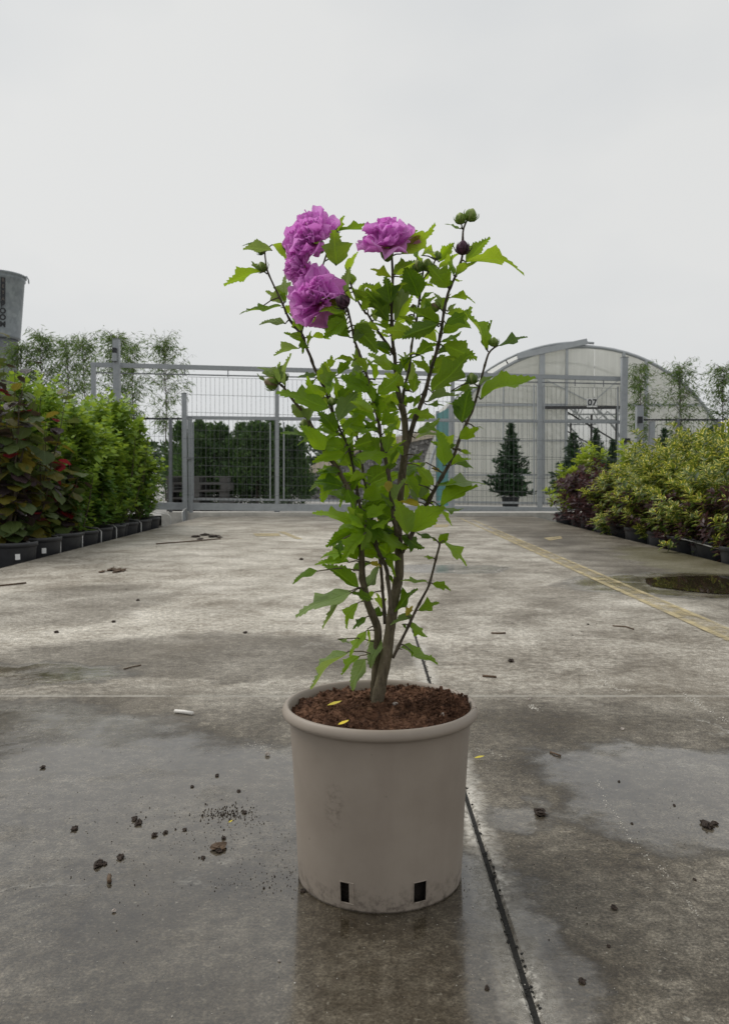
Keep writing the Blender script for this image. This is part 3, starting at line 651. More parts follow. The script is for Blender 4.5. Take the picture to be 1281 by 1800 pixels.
# a few more inside the crown, between the ones drawn above
for i in range(120):
    if sum(len(q['leaves']) for q in stems) >= 298: break
    s = lrand.choice([q for q in stems[:10]]); k = lrand.randrange(int(len(s['p'])*.45), len(s['p']))
    x, y = topx(s['p'][k])
    if not (560 < x < 790 and 520 < y < 960): continue
    a = lrand.uniform(0, 6.283); L = lrand.uniform(40, 68)
    leaf(x+8*math.cos(a), y-8*math.sin(a), x+(8+L)*math.cos(a), y-(8+L*.8)*math.sin(a), lrand.uniform(.4, .75), 'leaf', s['p'][k].y-PY+lrand.uniform(-.06, .03))
base = WL[hib.name]
xv, xf, xu = [], [], []
for i in range(150):
    s = lrand.choice(stems[:10]+stems[13:15]); k = lrand.randrange(int(len(s['p'])*.42), len(s['p'])); x, y = topx(s['p'][k])
    if not (520 < x < 800 and 470 < y < 1000): continue
    a = lrand.uniform(-.4, 3.5); L = lrand.uniform(22, 46); before = [len(q['leaves']) for q in stems]
    leaf(x+6*math.cos(a), y-6*math.sin(a), x+(6+L)*math.cos(a), y-(6+L*.85)*math.sin(a), lrand.uniform(.25, .6), lrand.choice(('leaf', 'leaf', 'leaf', 'leafp')), s['p'][k].y-PY+lrand.uniform(-.05, .05))
    for q, n0 in zip(stems, before):
        if len(q['leaves']) > n0:
            me, Mx = q['leaves'].pop(); b0 = len(xv)
            xv += [tuple(Mx @ v.co - base) for v in me.vertices]
            for p in me.polygons:
                xf.append(tuple(b0+j for j in p.vertices)); xu += [tuple(me.uv_layers[0].data[l].uv) for l in p.loop_indices]
me = bpy.data.meshes.new('small_leaves'); me.from_pydata(xv, [], xf); uvl = me.uv_layers.new(name='UVMap'); uvl.data.foreach_set('uv', [c for q in xu for c in q])
me.materials.append(M['leaf']); me.polygons.foreach_set('use_smooth', [True]*len(me.polygons)); me.update()
o = bpy.data.objects.new('small_leaves', me); put(o, hib); o['kind'] = 'stuff'
nleaf = 0
for s in stems:
    so_ = s['mb'].build('stem', M[s['mat']], hib, True)
    for me, Mx in s['leaves']:
        o = bpy.data.objects.new('leaf', me); Mx = Mx.copy(); Mx.translation -= base
        o.matrix_basis = Mx; put(o, so_); nleaf += 1
print('hibiscus leaves', nleaf)

# ---- flowers
def petal(seed, cup, ruff, wide):
    rs = random.Random(seed); nu, nv = 8, 8; ph = rs.uniform(0, 6); v_, f_, uv_ = [], [], []
    for j in range(nv+1):
        v = j/nv
        for i in range(nu+1):
            u = i/nu*2-1
            w = wide*(.10+.90*math.sin(min(1, v*1.05)*math.pi*.56)**1.1)*.5
            notch = .045*math.sin(u*6+ph)+.025*math.sin(u*13+ph*2)
            y = v*(1-.26*u**4*v)+notch*v**3
            z = cup*(v*v*.55) + .16*u*u*v + ruff*v**1.6*math.sin(u*5.2+ph+v*2.5) + ruff*.5*v**2*math.sin(u*11+ph*1.7) + ruff*.5*math.sin(v*8+ph)*v
            v_.append((u*w*(1+.1*math.sin(v*6+ph)), y, z)); uv_.append((u, v))
    for j in range(nv):
        for i in range(nu):
            a = j*(nu+1)+i; f_.append((a, a+1, a+nu+2, a+nu+1))
    me = bpy.data.meshes.new('petal'); me.from_pydata(v_, [], f_)
    uv = me.uv_layers.new(name='UVMap')
    for l in me.loops: uv.data[l.index].uv = uv_[l.vertex_index]
    me.polygons.foreach_set('use_smooth', [True]*len(me.polygons)); me.update(); return me
def petalmat():
    t = NT('magenta_petal'); rnd = t.n('ObjectInfo').outputs['Random']; uvn = t.n('UVMap', uv_map='UVMap').outputs[0]
    s = t.n('SeparateXYZ', {0: uvn}); u, v = s.outputs[0], s.outputs[1]
    c = t.mix(rnd, (.73, .245, .67), (.90, .46, .88))
    vein = t.ramp(t.noise(t.n('Mapping', {'Vector': uvn, 'Scale': (14, 1.2, 1)}).outputs[0], 1.5, 3), [(.42, .22), (.6, 0.0)])
    c = t.mix(vein, c, (.60, .13, .52))
    c = t.mix(t.ramp(v, [(.05, .8), (.34, 0.0)]), c, (.42, .02, .22))
    p = t.bsdf(c, .6, 0, t.bump(t.noise(uvn, 9, 3), .001, .5), .2)
    tr = t.n('BsdfTranslucent', {'Color': t.mix(1.0, c, (1.15, 1.1, 1.15), 'MULTIPLY')}).outputs[0]
    return t.done(t.n('MixShader', {0: .52, 1: p, 2: tr}).outputs[0])
M['petal'] = petalmat()
petals = [petal(i, [.5, .2, .8, .1, .6, -.2][i % 6], [.10, .15, .13, .17, .12, .14][i % 6], [.85, 1.0, .7, .95, .6, 1.1][i % 6]) for i in range(12)]
for me in petals: me.materials.append(M['petal'])
M['stamen'] = simple('cream_stamen', (.75, .62, .42), .7, 0, .1, 40, 0)
M['sepal'] = leafmat('green_sepal', (.16, .25, .045), (.18, .27, .06), .3, .5, .2)
fr = random.Random(3)
def flower(px, py, dep, axis, Rpx, n=(7, 11, 13, 10), squash=1.0):
    c = at(px, py, PY+dep); ax = Vector(axis).normalized(); Rm = Rpx*PS
    cal = MB()
    q = ax.to_track_quat('Z', 'Y').to_matrix()
    prof = [(.02, -.62), (.10, -.58), (.22, -.42), (.26, -.25), (.20, -.08)]
    k = 12; vs = [c + q @ Vector((r*math.cos(6.283*i/k), r*math.sin(6.283*i/k), z))*Rm for r, z in prof for i in range(k)]
    cal.add(vs, [(j*k+i, j*k+(i+1) % k, (j+1)*k+(i+1) % k, (j+1)*k+i) for j in range(len(prof)-1) for i in range(k)])
    fl = cal.build('flower', M['sepal'], hib, True)
    rings = [(n[0], 88, 1.04, -.10), (n[1], 66, 1.0, -.05), (n[2], 42, .86, .02), (n[3], 18, .74, .06)]
    for ri, (cnt, ang, ln, h) in enumerate(rings):
        a0 = fr.random()*6
        for i in range(cnt):
            a = a0+6.283*i/cnt+fr.uniform(-.22, .22); e = R(ang+fr.uniform(-15, 15)); L = Rm*ln*fr.uniform(.82, 1.12)
            d = Vector((math.cos(a)*math.sin(e), math.sin(a)*math.sin(e), math.cos(e)))
            nn = Vector((-math.cos(a)*math.cos(e), -math.sin(a)*math.cos(e), math.sin(e)))
            rl = fr.uniform(-.5, .5); x = d.cross(nn); nn2 = nn*math.cos(rl)+x*math.sin(rl); x = d.cross(nn2)
            m = (q @ Matrix((x, d, nn2)).transposed()).to_4x4()
            b = c + q @ Vector((math.cos(a)*.10, math.sin(a)*.10, h))*Rm
            wz = fr.uniform(.7, 1.1)*(1.1 if ri == 0 else .78 if ri == 3 else .92)
            m = m @ Matrix.Diagonal((L*wz, L, L, 1)); m.translation = b-base
            o = bpy.data.objects.new('petal', fr.choice(petals)); o.matrix_basis = m; put(o, fl)
    st = MB(); st.tube([c, c+q @ Vector((.05, .03, .5))*Rm, c+q @ Vector((.02, .10, .78))*Rm], [Rm*.05, Rm*.045, Rm*.02], 6)
    st.build('stamen_column', M['stamen'], fl)
    return c
fp = cp('A', 755, 310); flower(fp[0], fp[1], -.015, (-.40, -.68, .48), 46, (8, 12, 14, 12))
fp = cp('A', 655, 545); flower(fp[0], fp[1], -.02, (-.70, -.65, -.15), 33, (7, 9, 9, 7))
fp = cp('A', 790, 820); flower(fp[0], fp[1], -.045, (-.35, -.85, .12), 50, (8, 12, 12, 8))
fp = cp('B', 165, 300); flower(fp[0], fp[1], -.03, (-.10, -.46, .85), 47, (8, 11, 13, 11))
g = MB(); 
# ---- buds
def budmat(name, a, b):
    t = NT(name); P = t.obj(); m = t.n('Mapping', {'Vector': P, 'Scale': (60, 60, 9)}).outputs[0]
    return t.done(t.bsdf(t.ramp(t.noise(m, 4, 4), [(.35, a), (.65, b)]), .6, 0, None, .3))
M['budg'] = budmat('green_bud', (.17, .23, .05), (.34, .40, .14)); M['budp'] = budmat('purple_bud', (.030, .010, .022), (.10, .04, .07)); M['budb'] = budmat('brownish_bud', (.12, .09, .045), (.24, .19, .10))
def bud(c_, X, Y, r, kind, dep, up=(0, 0, 1)):
    x, y = cp(c_, X, Y); c = at(x, y, PY+dep); r = r*PS; ax = Vector(up).normalized(); q = ax.to_track_quat('Z', 'Y').to_matrix()
    prof = [(.12, -1.15), (.45, -1.05), (.85, -.6), (1.0, -.1), (.92, .35), (.66, .8), (.35, 1.1), (.05, 1.28)]
    k = 14; g = MB(); g.add([c+q @ Vector((a*math.cos(6.283*i/k)*(1+.05*(i % 2)), a*math.sin(6.283*i/k)*(1+.05*(i % 2)), z))*r for a, z in prof for i in range(k)],
        [(j*k+i, j*k+(i+1) % k, (j+1)*k+(i+1) % k, (j+1)*k+i) for j in range(len(prof)-1) for i in range(k)])
    b = g.build('flower_bud', M[kind], hib, True)
    s = MB()
    for i in range(5):                       # sepals clasping the bud
        a = 6.283*i/5+.4; u = Vector((math.cos(a), math.sin(a), 0)); t = Vector((-math.sin(a), math.cos(a), 0))
        P = [(u*.5-t*.2, -1.1), (u*.5+t*.2, -1.1), (u*1.06+t*.50, -.35), (u*1.06-t*.50, -.35), (u*1.02+t*.25, .45), (u*1.02-t*.25, .45), (u*.80, .98)]
        s.add([c+q @ (p+Vector((0, 0, z)))*r for p, z in P], [(0, 1, 2, 3), (3, 2, 4, 5), (5, 4, 6)])
    for i in range(8):                       # narrow outer bracts
        a = 6.283*i/8; u = Vector((math.cos(a), math.sin(a), 0))
        w = fr.uniform(.9, 1.5)
        s.tube([c+q @ (u*.25+Vector((0, 0, -1.1)))*r, c+q @ (u*1.05+Vector((0, 0, -.75)))*r, c+q @ (u*(.9+.5*w)+Vector((0, 0, .1*w)))*r, c+q @ (u*(1.0+.35*w)+Vector((0, 0, .6*w)))*r], [r*.10, r*.10, r*.07, r*.02], 4, False)
    s.build('bracts', M['sepal'] if kind != 'budp' else M['budp'], b)
for a in [('A',300,540,8,'budg',.04,(-.3,0,1)),('A',290,395,6.5,'budg',.04,(-.6,0,.4)),('A',640,180,8.5,'budp',.04,(-.2,0,1)),('A',530,355,8,'budp',.04,(-.3,-.2,1)),('A',995,838,10,'budp',-.105,(-.8,-.3,.4)),('A',1065,660,5,'budp',.05,(.5,0,.5)),
          ('B',723,103,8,'budg',-.06,(-.15,0,1)),('B',798,78,9,'budg',-.06,(.35,-.2,1)),('B',738,322,10,'budp',-.06,(.1,0,1)),('B',535,765,7,'budb',-.02,(-.7,-.2,.5)),('B',370,770,5,'budb',.04,(-.3,0,1)),('B',435,945,9.5,'budb',.04,(0,-.2,1)),('B',400,462,9.5,'budg',.045,(-.2,0,1)),('B',470,452,9.5,'budg',.05,(.25,0,1)),('B',545,380,7,'budg',.06,(.1,0,1)),('B',970,1030,6.5,'budg',-.1,(.1,0,1)),
          ('C',182,362,10,'budb',-.05,(-.9,-.2,.25)),('C',272,305,9,'budg',-.05,(-.1,-.2,1)),('C',704,520,6,'budg',-.06,(0,-.2,1)),('C',472,722,8,'budg',-.03,(-.2,-.3,1)),('D',735,520,8,'budg',-.08,(-.15,0,1)),('D',925,200,5.5,'budg',-.1,(.1,0,1))]:
    bud(*a)

# ------------------------------------------------------------------ sliding gate
GL, GR = at(165, 700, 14.3), at(1097, 700, 15.3); GL.z = GR.z = 0
gd = (GR-GL).normalized(); gnv = Vector((gd.y, -gd.x, 0)); 
def gp(px, py, off=0.0):                    # pixel -> point on the gate's plane
    d = ray(px, py); o = GL+gnv*off; t = (o-CAM).dot(gnv)/d.dot(gnv); return CAM+d*t
GROT = math.atan2(gd.y, gd.x)
gate = empty('sliding_gate', tuple((GL+GR)/2), 'long galvanised sliding gate with wire mesh infill across the end of the yard', 'gate')
def ytop(px): return 641+(px-165)*25/925
def ybot(px): return 884+(px-165)*11/925
def gbar(name, a, b, w, h, mat='galv', parent=gate, off=0):
    g = MB(); g.bar(gp(*a, off), gp(*b, off), w, h); return g.build(name, M[mat], parent)
gbar('top_rail', (160, ytop(160)), (1096, ytop(1096)), .06, .075)
gbar('bottom_beam', (150, ybot(150)+4), (1098, ybot(1098)+4), .10, .12)
gbar('bottom_rail', (320, ybot(320)-9), (1096, ybot(1096)-9), .035, .035)
gbar('middle_rail', (328, 734), (1096, 742), .05, .055)
gbar('upper_rod', (170, ytop(170)+14), (1092, ytop(1092)+9), .02, .02, 'galv_dark')
for x, w in ((165, .09), (487, .065), (795, .065), (948, .08)):
    gbar('upright', (x, ytop(x)), (x, ybot(x)), w, .07)
for x in (340, 475, 499, 938, 956, 1085): gbar('panel_frame', (x, 742 if x < 600 else ytop(x)+14), (x, ybot(x)-8), .022, .022, 'galv', gate, .03)
for x in (325, 401, 560, 640, 860, 1010, 1060): gbar('hanger', (x, ytop(x)), (x, ytop(x)+15), .015, .015, 'galv_dark')
def mesh_panel(x0, x1, yt, yb, off, step=8.0, hstep=31.0, name='wire_mesh', parent=gate, wr=.0030):
    g = MB(); x = x0
    while x <= x1:
        g.tube([gp(x, yt(x), off), gp(x, yb(x), off)], wr, 3, False); x += step
    k = 0
    while True:
        y = hstep*k
        if yt(x0)+y > yb(x0): break
        g.tube([gp(x0, yt(x0)+y, off), gp(x1, yt(x1)+y, off)], wr*1.25, 3, False); k += 1
    o = g.build(name, M['wire'], parent); o['kind'] = 'stuff'; return o
mesh_panel(330, 484, lambda x: ytop(x)+17, lambda x: ybot(x)-4, .02)
mesh_panel(490, 792, lambda x: ytop(x)+17, lambda x: ybot(x)-4, .02)
mesh_panel(798, 943, lambda x: ytop(x)+17, lambda x: ybot(x)-4, .02)
mesh_panel(953, 1088, lambda x: ytop(x)+17, lambda x: ybot(x)-4, .02)
mesh_panel(322, 1085, lambda x: 738+(x-322)*.006, lambda x: ybot(x)-4, .55, 13.5, 33.0, 'back_mesh', gate, .0022)
for x in (487, 790, 945):
    c = gp(x, ybot(x)+13); g = MB()
    Mx = Matrix.Rotation(GROT, 3, 'Z')
    g.tube([c+gnv*(.03), c-gnv*(.03)], .055, 14); w = g.build('wheel', M['galv_dark'], gate)
    g = MB(); g.tube([c+gnv*.045, c-gnv*.045], .02, 10); g.build('hub', M['galv'], w)
def post(px, pyt, pyb, off, w, label, extra=True):
    a, b = gp(px, pyb, off), gp(px, pyt, off); a.z = -.1; a.x = b.x = (a.x+b.x)/2; b.y = a.y
    p = empty('gate_post', (a.x, a.y, 0), label, 'post', 'galvanised gate posts')
    g = MB(); g.bar(a, b, w); g.build('column', M['galv'], p)
    g = MB(); g.box((b.x, b.y, b.z+.008), (w*1.08, w*1.08, .012), GROT); g.build('cap', M['galv_dark'], p)
    return p, a, b
p, a, b = post(207, 597, 900, .14, .105, 'tall square steel post carrying a roller beside the lime green shrubs')
g = MB(); c = gp(202, 628, .22); g.box(c, (.07, .10, .13), GROT); g.build('guide_bracket', M['galv'], p); g = MB(); g.box(c+Vector((0, 0, .11)), (.06, .08, .09), GROT); g.build('roller', M['ink'], p)
p, a, b = post(325, 692, 892, .16, .075, 'shorter steel latch post of a pair at the open end of the gate')
p, a, b = post(335, 735, 892, .12, .065, 'thin steel companion post bolted next to the latch post')
g = MB(); c = gp(333, 806, .17); g.box(c, (.16, .03, .03), GROT); g.build('latch', M['galv_dark'], p)
p, a, b = post(1095, 629, 895, .14, .105, 'tall square steel post in front of the greenhouse doorway')
g = MB(); c = gp(1100, 774, .24); g.box(c, (.12, .08, .07), GROT); g.build('clamp', M['ink'], p)
p, a, b = post(1122, 714, 895, -.25, .12, 'short thick steel post at the start of the low fence')
g = MB(); c = gp(1124, 738, -.12); g.box(c, (.08, .06, .12), GROT); g.build('clamp', M['ink'], p)
p, a, b = post(1144, 742, 895, -.1, .09, 'low thin steel post standing beside the short thick post')
# low fences on both sides
def fence(x0, x1, y0, off, label, posts):
    f = empty('mesh_fence', tuple(gp((x0+x1)/2, 890, off)), label, 'fence')
    f.location.z = 0; WL[f.name] = Vector(f.location)
    gbar('top_rail', (x0, y0), (x1, y0), .03, .03, 'ink', f, off)
    mesh_panel(x0, x1, lambda x: y0+1, lambda x: 885, off, 8, 30, 'wire_mesh', f)
    for x in posts:
        a, b = gp(x, y0-2, off), gp(x, 890, off); b.z = -.1; g = MB(); g.bar(b, a, .05); g.build('post', M['galv_dark'], f)
fence(1122, 1420, 738, -.3, 'low wire mesh fence with dark top rail in front of the greenhouse', (1190, 1262, 1340))
fence(120, 322, 736, -.1, 'low wire mesh fence running behind the lime green shrubs', (160, 240, 300))

# ------------------------------------------------------------------ greenhouse
GY = 20.8; gx0 = at(1020, 835, GY).x; GRD = 3.84
gh = empty('greenhouse', (gx0, GY, 0), 'arched polytunnel greenhouse with pale film cover and an open doorway', 'greenhouse')
def film(name, col, tfac, ttr, sc):
    t = NT(name); P = t.pos()
    m = t.n('Mapping', {'Vector': P, 'Scale': sc}).outputs[0]
    n1 = t.noise(m, 1.0, 3); n2 = t.noise(P, .8, 5)
    c = t.mix(t.ramp(n2, [(.35, .25), (.65, 0.0)]), t.ramp(n1, [(.35, tuple(x*.93 for x in col)), (.65, col)]), (.42, .42, .34))
    d = t.n('BsdfDiffuse', {'Color': c}).outputs[0]; tr = t.n('BsdfTranslucent', {'Color': c}).outputs[0]
    s = t.n('MixShader', {0: tfac, 1: d, 2: tr}).outputs[0]
    return t.done(t.n('MixShader', {0: ttr, 1: s, 2: t.n('BsdfTransparent').outputs[0]}).outputs[0])
M['film'] = film('roof_film', (.80, .80, .76), .6, .25, (.4, .4, .4)); M['sheet'] = film('gable_sheet', (.88, .88, .83), .52, .12, (14, 14, .3))
def archz(x): return math.sqrt(max(0, GRD**2-(x-gx0)**2))
def arch(y, r, w, name='arch_rib', a0=0, a1=180, mat='frame', zoff=0):
    g = MB(); g.tube([(gx0+r*math.cos(R(a)), y, r*math.sin(R(a))+zoff) for a in np.linspace(a0, a1, 40)], w, 6); return g.build(name, M[mat], gh, True)
arch(GY-.03, GRD, .042)
for y in np.arange(GY+2.5, 46, 2.5): arch(y, GRD-.05, .035)
g = MB(); n = 36
for k in range(n):
    a, b = math.pi*k/n, math.pi*(k+1)/n
    g.quad((gx0+GRD*math.cos(a), GY+.05, GRD*math.sin(a)), (gx0+GRD*math.cos(a), 46, GRD*math.sin(a)), (gx0+GRD*math.cos(b), 46, GRD*math.sin(b)), (gx0+GRD*math.cos(b), GY+.05, GRD*math.sin(b)))
g.build('film_cover', M['film'], gh, True)
g = MB(); g.add([(gx0+GRD*math.cos(a), 46, GRD*math.sin(a)) for a in np.linspace(0, math.pi, 37)], [tuple(range(37))]); g.build('back_gable', M['sheet'], gh)
dx0, dx1 = at(993, 800, GY).x, at(1092, 800, GY).x; dz = at(1040, 717, GY).z
def gpanel(x0, x1, zb):
    n = 8; xs = np.linspace(x0+.006, x1-.006, n+1); g = MB()
    top = [(x, GY, max(zb+.01, archz(x)-.02)) for x in xs]; bot = [(x, GY, zb) for x in xs]
    for i in range(n): g.quad(bot[i], bot[i+1], top[i+1], top[i])
    g.build('gable_panel', M['sheet'], gh)
ux = at(950, 800, GY).x
edges = list(np.linspace(gx0-GRD+.05, ux, 4)) + [dx0]
for a, b in zip(edges, edges[1:]): gpanel(a, b, 0)
gpanel(dx0, (dx0+dx1)/2, dz); gpanel((dx0+dx1)/2, dx1, dz)
er = list(np.linspace(dx1, gx0+GRD-.05, 5))
for a, b in zip(er, er[1:]): gpanel(a, b, 0)
for x, w in [(ux, .13), (dx0, .06), (dx1, .07), (at(1132, 800, GY).x, .08)]:
    g = MB(); g.box((x, GY-.05, archz(x)/2), (w, .06, archz(x))); g.build('gable_post', M['frame'], gh)
for x in edges[1:3]+er[2:4]:
    g = MB(); g.box((x, GY-.02, archz(x)/2), (.025, .03, archz(x))); g.build('batten', M['frame'], gh)
for py, w in ((712, .06), (775, .03), (835, .04)):
    z = at(800, py, GY).z
    for x0, x1 in ((gx0-GRD+.1, dx0-.03), (dx1+.035, gx0+GRD-.1)):
        xa = max(x0, gx0-math.sqrt(max(0, GRD**2-z*z))+.05); xb = min(x1, gx0+math.sqrt(max(0, GRD**2-z*z))-.05)
        g = MB(); g.box(((xa+xb)/2, GY-.04, z), (xb-xa, .03, w)); g.build('gable_rail', M['frame'], gh)
g = MB(); xa = at(953, 715, GY).x; g.box(((xa+dx1)/2, GY-.11, dz), (dx1-xa, .05, .075)); g.build('door_track', M['darkframe'], gh)
for (a, b) in (((960, 668), (1040, 708)), ((1086, 668), (1040, 708))):
    g = MB(); g.bar(at(*a, GY-.03), at(*b, GY-.03), .02); g.build('brace', M['frame'], gh)
# raised roof vent
vent = MB(); RV = GRD+.10
for k in range(14):
    a, b = R(90+54*k/14), R(90+54*(k+1)/14)
    f = lambda t: RV+.10*(math.degrees(t)-90)/54
    vent.quad((gx0+f(a)*math.cos(a), GY-.02, f(a)*math.sin(a)), (gx0+f(a)*math.cos(a), 45, f(a)*math.sin(a)), (gx0+f(b)*math.cos(b), 45, f(b)*math.sin(b)), (gx0+f(b)*math.cos(b), GY-.02, f(b)*math.sin(b)))
v = vent.build('roof_vent', M['film'], gh, True)
g = MB(); g.tube([(gx0+(RV+.10*(t-90)/54)*math.cos(R(t)), GY-.04, (RV+.10*(t-90)/54)*math.sin(R(t))) for t in np.linspace(86, 146, 20)], .03, 6); g.build('vent_rib', M['frame'], v, True)
g = MB(); g.bar((gx0+RV*math.cos(R(114)), GY-.08, RV*math.sin(R(114))), (gx0+.1, GY-.08, RV+.02), .06, .14); g.build('vent_beam', M['frame'], v)
for t in (118, 126, 134, 142):
    g = MB(); q = R(t); g.bar((gx0+(GRD-.02)*math.cos(q), GY-.02, (GRD-.02)*math.sin(q)), (gx0+(RV+.08)*math.cos(q), GY-.02, (RV+.08)*math.sin(q)), .025); g.build('vent_strut', M['darkframe'], v)
# roof trusses seen through the doorway
for y in (22.6, 25.1, 27.6, 30.1):
    g = MB(); zc = 2.55 if y < 23 else 2.5; hw = math.sqrt(GRD**2-zc**2)
    g.bar((gx0-hw, y, zc), (gx0+hw, y, zc), .045)
    for i in range(9):
        xa = gx0-hw+2*hw*i/9; xb = gx0-hw+2*hw*(i+1)/9
        zt = archz(xb)-.06
        g.bar((xa, y, zc), ((xa+xb)/2, y, max(zc+.02, archz((xa+xb)/2)-.06)), .03); g.bar(((xa+xb)/2, y, max(zc+.02, archz((xa+xb)/2)-.06)), (xb, y, zc), .03)
    g.build('truss', M['frame'], gh)
    g = MB()
    g.bar((gx0-1.4, y, 0), (gx0-1.4, y, zc), .05); g.bar((gx0+1.4, y, 0), (gx0+1.4, y, zc), .05); g.bar((gx0-1.4, y, 1.6), (gx0+.2, y, zc), .035); g.bar((gx0+1.4, y, 1.6), (gx0-.2, y, zc), .035)
    g.build('inner_post', M['darkframe'], gh)
# number plate over the doorway
c = at(1040, 708, GY-.16)
sg = empty('number_sign', (c.x, c.y, c.z), 'small white plate with the black number 07 over the greenhouse doorway', 'sign')
g = MB(); g.box(c, (.26, .02, .21)); g.build('plate', M['white'], sg)
def text_mesh(s, size, mat, name, parent, M4, bold=.0):
    cu = bpy.data.curves.new(name, 'FONT'); cu.body = s; cu.size = size; cu.align_x = 'CENTER'; cu.align_y = 'CENTER'; cu.extrude = .003; cu.offset = bold
    t = bpy.data.objects.new(name+'_src', cu); C.objects.link(t); dg = bpy.context.evaluated_depsgraph_get()
    me = bpy.data.meshes.new_from_object(t.evaluated_get(dg)); bpy.data.objects.remove(t)
    me.materials.clear(); me.materials.append(mat)
    o = bpy.data.objects.new(name, me); put(o, parent); Mm = M4.copy(); Mm.translation -= WL[parent.name]; o.matrix_basis = Mm; WL[o.name] = WL[parent.name]; return o
rx = Matrix.Rotation(math.pi/2, 4, 'X')
for ch, dx in (('0', -.058), ('7', .058)):
    text_mesh(ch, .21, M['ink'], 'digit', sg, Matrix.Translation(c+Vector((dx, -.013, 0))) @ rx, .006)

# ------------------------------------------------------------------ giant galvanised bucket on a column
BY = 30.0; bs = BY/F
bc = at(-8, 597, BY); bt = at(-8, 487, BY)
bk = empty('giant_bucket', (bc.x, bc.y, 0), 'giant galvanised zinc bucket with vertical lettering raised on a column', 'bucket')
def zincmat():
    t = NT('zinc'); P = t.obj(); n1 = t.n('TexVoronoi', {'Vector': P, 'Scale': 7.0}).outputs['Color']
    s = t.n('SeparateXYZ', {0: n1}).outputs[0]
    c = t.mix(s, (.20, .225, .235), (.29, .32, .325)); c = t.mix(t.ramp(t.noise(P, 1.6, 5), [(.4, .5), (.65, 0.0)]), c, (.15, .165, .18))
    return t.done(t.bsdf(c, .5, .3, None, .5))
M['zinc'] = zincmat()
H = bt.z-bc.z; r0, r1 = 41*bs, 52*bs
g = MB(); g.lathe([(.01, 0), (r0-.03, 0), (r0, .02), (r0+.02, .05), (r0+.01, .09), (r1-.05, H-.16), (r1-.01, H-.12), (r1-.03, H-.08), (r1, H-.02), (r1+.03, H), (r1+.02, H+.05), (r1-.03, H+.05), (r1-.06, H), (r0-.04, .1), (.01, .1)], 64, tuple(bc))
body = g.build('body', M['zinc'], bk, True)
g = MB(); g.tube([bc-Vector((0, 0, bc.z+.3)), bc+Vector((0, 0, .02))], .75, 24); g.build('column', M['galv_dark'], bk, True)
a = at(45, 487, BY); g = MB(); g.tube([a+Vector((-.06, 0, 0)), a+Vector((.06, -.02, .01)), a+Vector((.12, -.02, -.10)), a+Vector((.13, -.02, -.24))], .022, 6); g.build('handle', M['zinc'], bk, True)
ang = R(310)
def onb(z, out=.012):
    r = r0+.01+(r1-.05-r0-.01)*(z-.09)/(H-.25)+out; return Vector((bc.x+r*math.cos(ang), bc.y+r*math.sin(ang), bc.z+z))
tilt = math.atan((r1-.06-r0)/(H-.25))
rot = Matrix.Rotation(ang+math.pi/2, 4, 'Z') @ Matrix.Rotation(math.pi/2+tilt, 4, 'X')
zz = lambda py: (597-py)*bs*.985
g = MB(); p0, p1 = onb(zz(541), .008), onb(zz(497), .008); 
Mz = rot.to_3x3(); g.box((p0+p1)/2, (.16, (p1-p0).length, .012), M=Mz); st = g.build('lettering_strip', M['ink'], body)
for ch, py in zip('BETA', (501.5, 512, 522.5, 533.5)):
    text_mesh(ch, .155, M['ink2'], 'letter', body, Matrix.Translation(onb(zz(py), .022)) @ rot, .002)
for ch, py in zip('BOOM', (543.5, 553.5, 564.5, 576)):
    text_mesh(ch, .26, M['ink'], 'letter', body, Matrix.Translation(onb(zz(py), .012)) @ rot, .012)

# ------------------------------------------------------------------ vegetation behind the fence and along the beds
LEAFT = ([(0,0,0),(-.30,.28,.05),(-.46,.58,.03),(-.20,.62,.06),(0,.55,0),(0,1.0,-.08),(.20,.62,.06),(.46,.58,.03),(.30,.28,.05)],
         [(0,4,1),(1,4,3),(1,3,2),(4,5,3),(0,8,4),(8,6,4),(8,7,6),(4,6,5)])
LUV = [(p[0], p[1]) for p in LEAFT[0]]
OVAL = ([(0,0,0),(-.17,.25,.05),(-.21,.52,.06),(-.12,.80,.02),(0,1,-.10),(.12,.80,.02),(.21,.52,.06),(.17,.25,.05),(0,.5,0)],
        [(0,8,1),(1,8,2),(2,8,3),(3,8,4),(8,5,4),(8,6,5),(8,7,6),(0,7,8)])
OUV = [(p[0], p[1]) for p in OVAL[0]]
BLADE = ([(0,0,0),(-.07,.45,.01),(0,1,-.05),(.07,.45,.01)], [(0,3,1),(1,3,2)])
BUV = [(p[0], p[1]) for p in BLADE[0]]
def whorls(tips, dirs, n, L, size, up=.75, spread=1.0):
    """leaves in spirals down each shoot; returns directions, normals, places, sizes"""
    T = np.repeat(tips, n, 0); Dd = np.repeat(dirs, n, 0); N = len(T); k = np.tile(np.arange(n), len(tips))
    ang = k*2.4+np.repeat(rng.random(len(tips))*6.28, n); t = (k/n)
    A = np.cross(Dd, np.tile([.3, .2, .93], (N, 1))+rng.normal(size=(N, 3))*.02); A /= np.linalg.norm(A, axis=1, keepdims=True)+1e-9
    B = np.cross(Dd, A); Rr = A*np.cos(ang)[:, None]+B*np.sin(ang)[:, None]
    pos = T-Dd*(L*t)[:, None]
    el = (1.1-1.15*t)[:, None]*(1.0/spread)
    D = Rr+Dd*el*.8+rng.normal(size=(N, 3))*.18
    Nn = np.array([[0, 0, 1.0]])*up+Dd*.4-Rr*.25+rng.normal(size=(N, 3))*.22
    sz = size*(.55+.6*np.minimum(1, t*2+.3))*(.75+.5*rng.random(N))
    return D, Nn, pos, sz
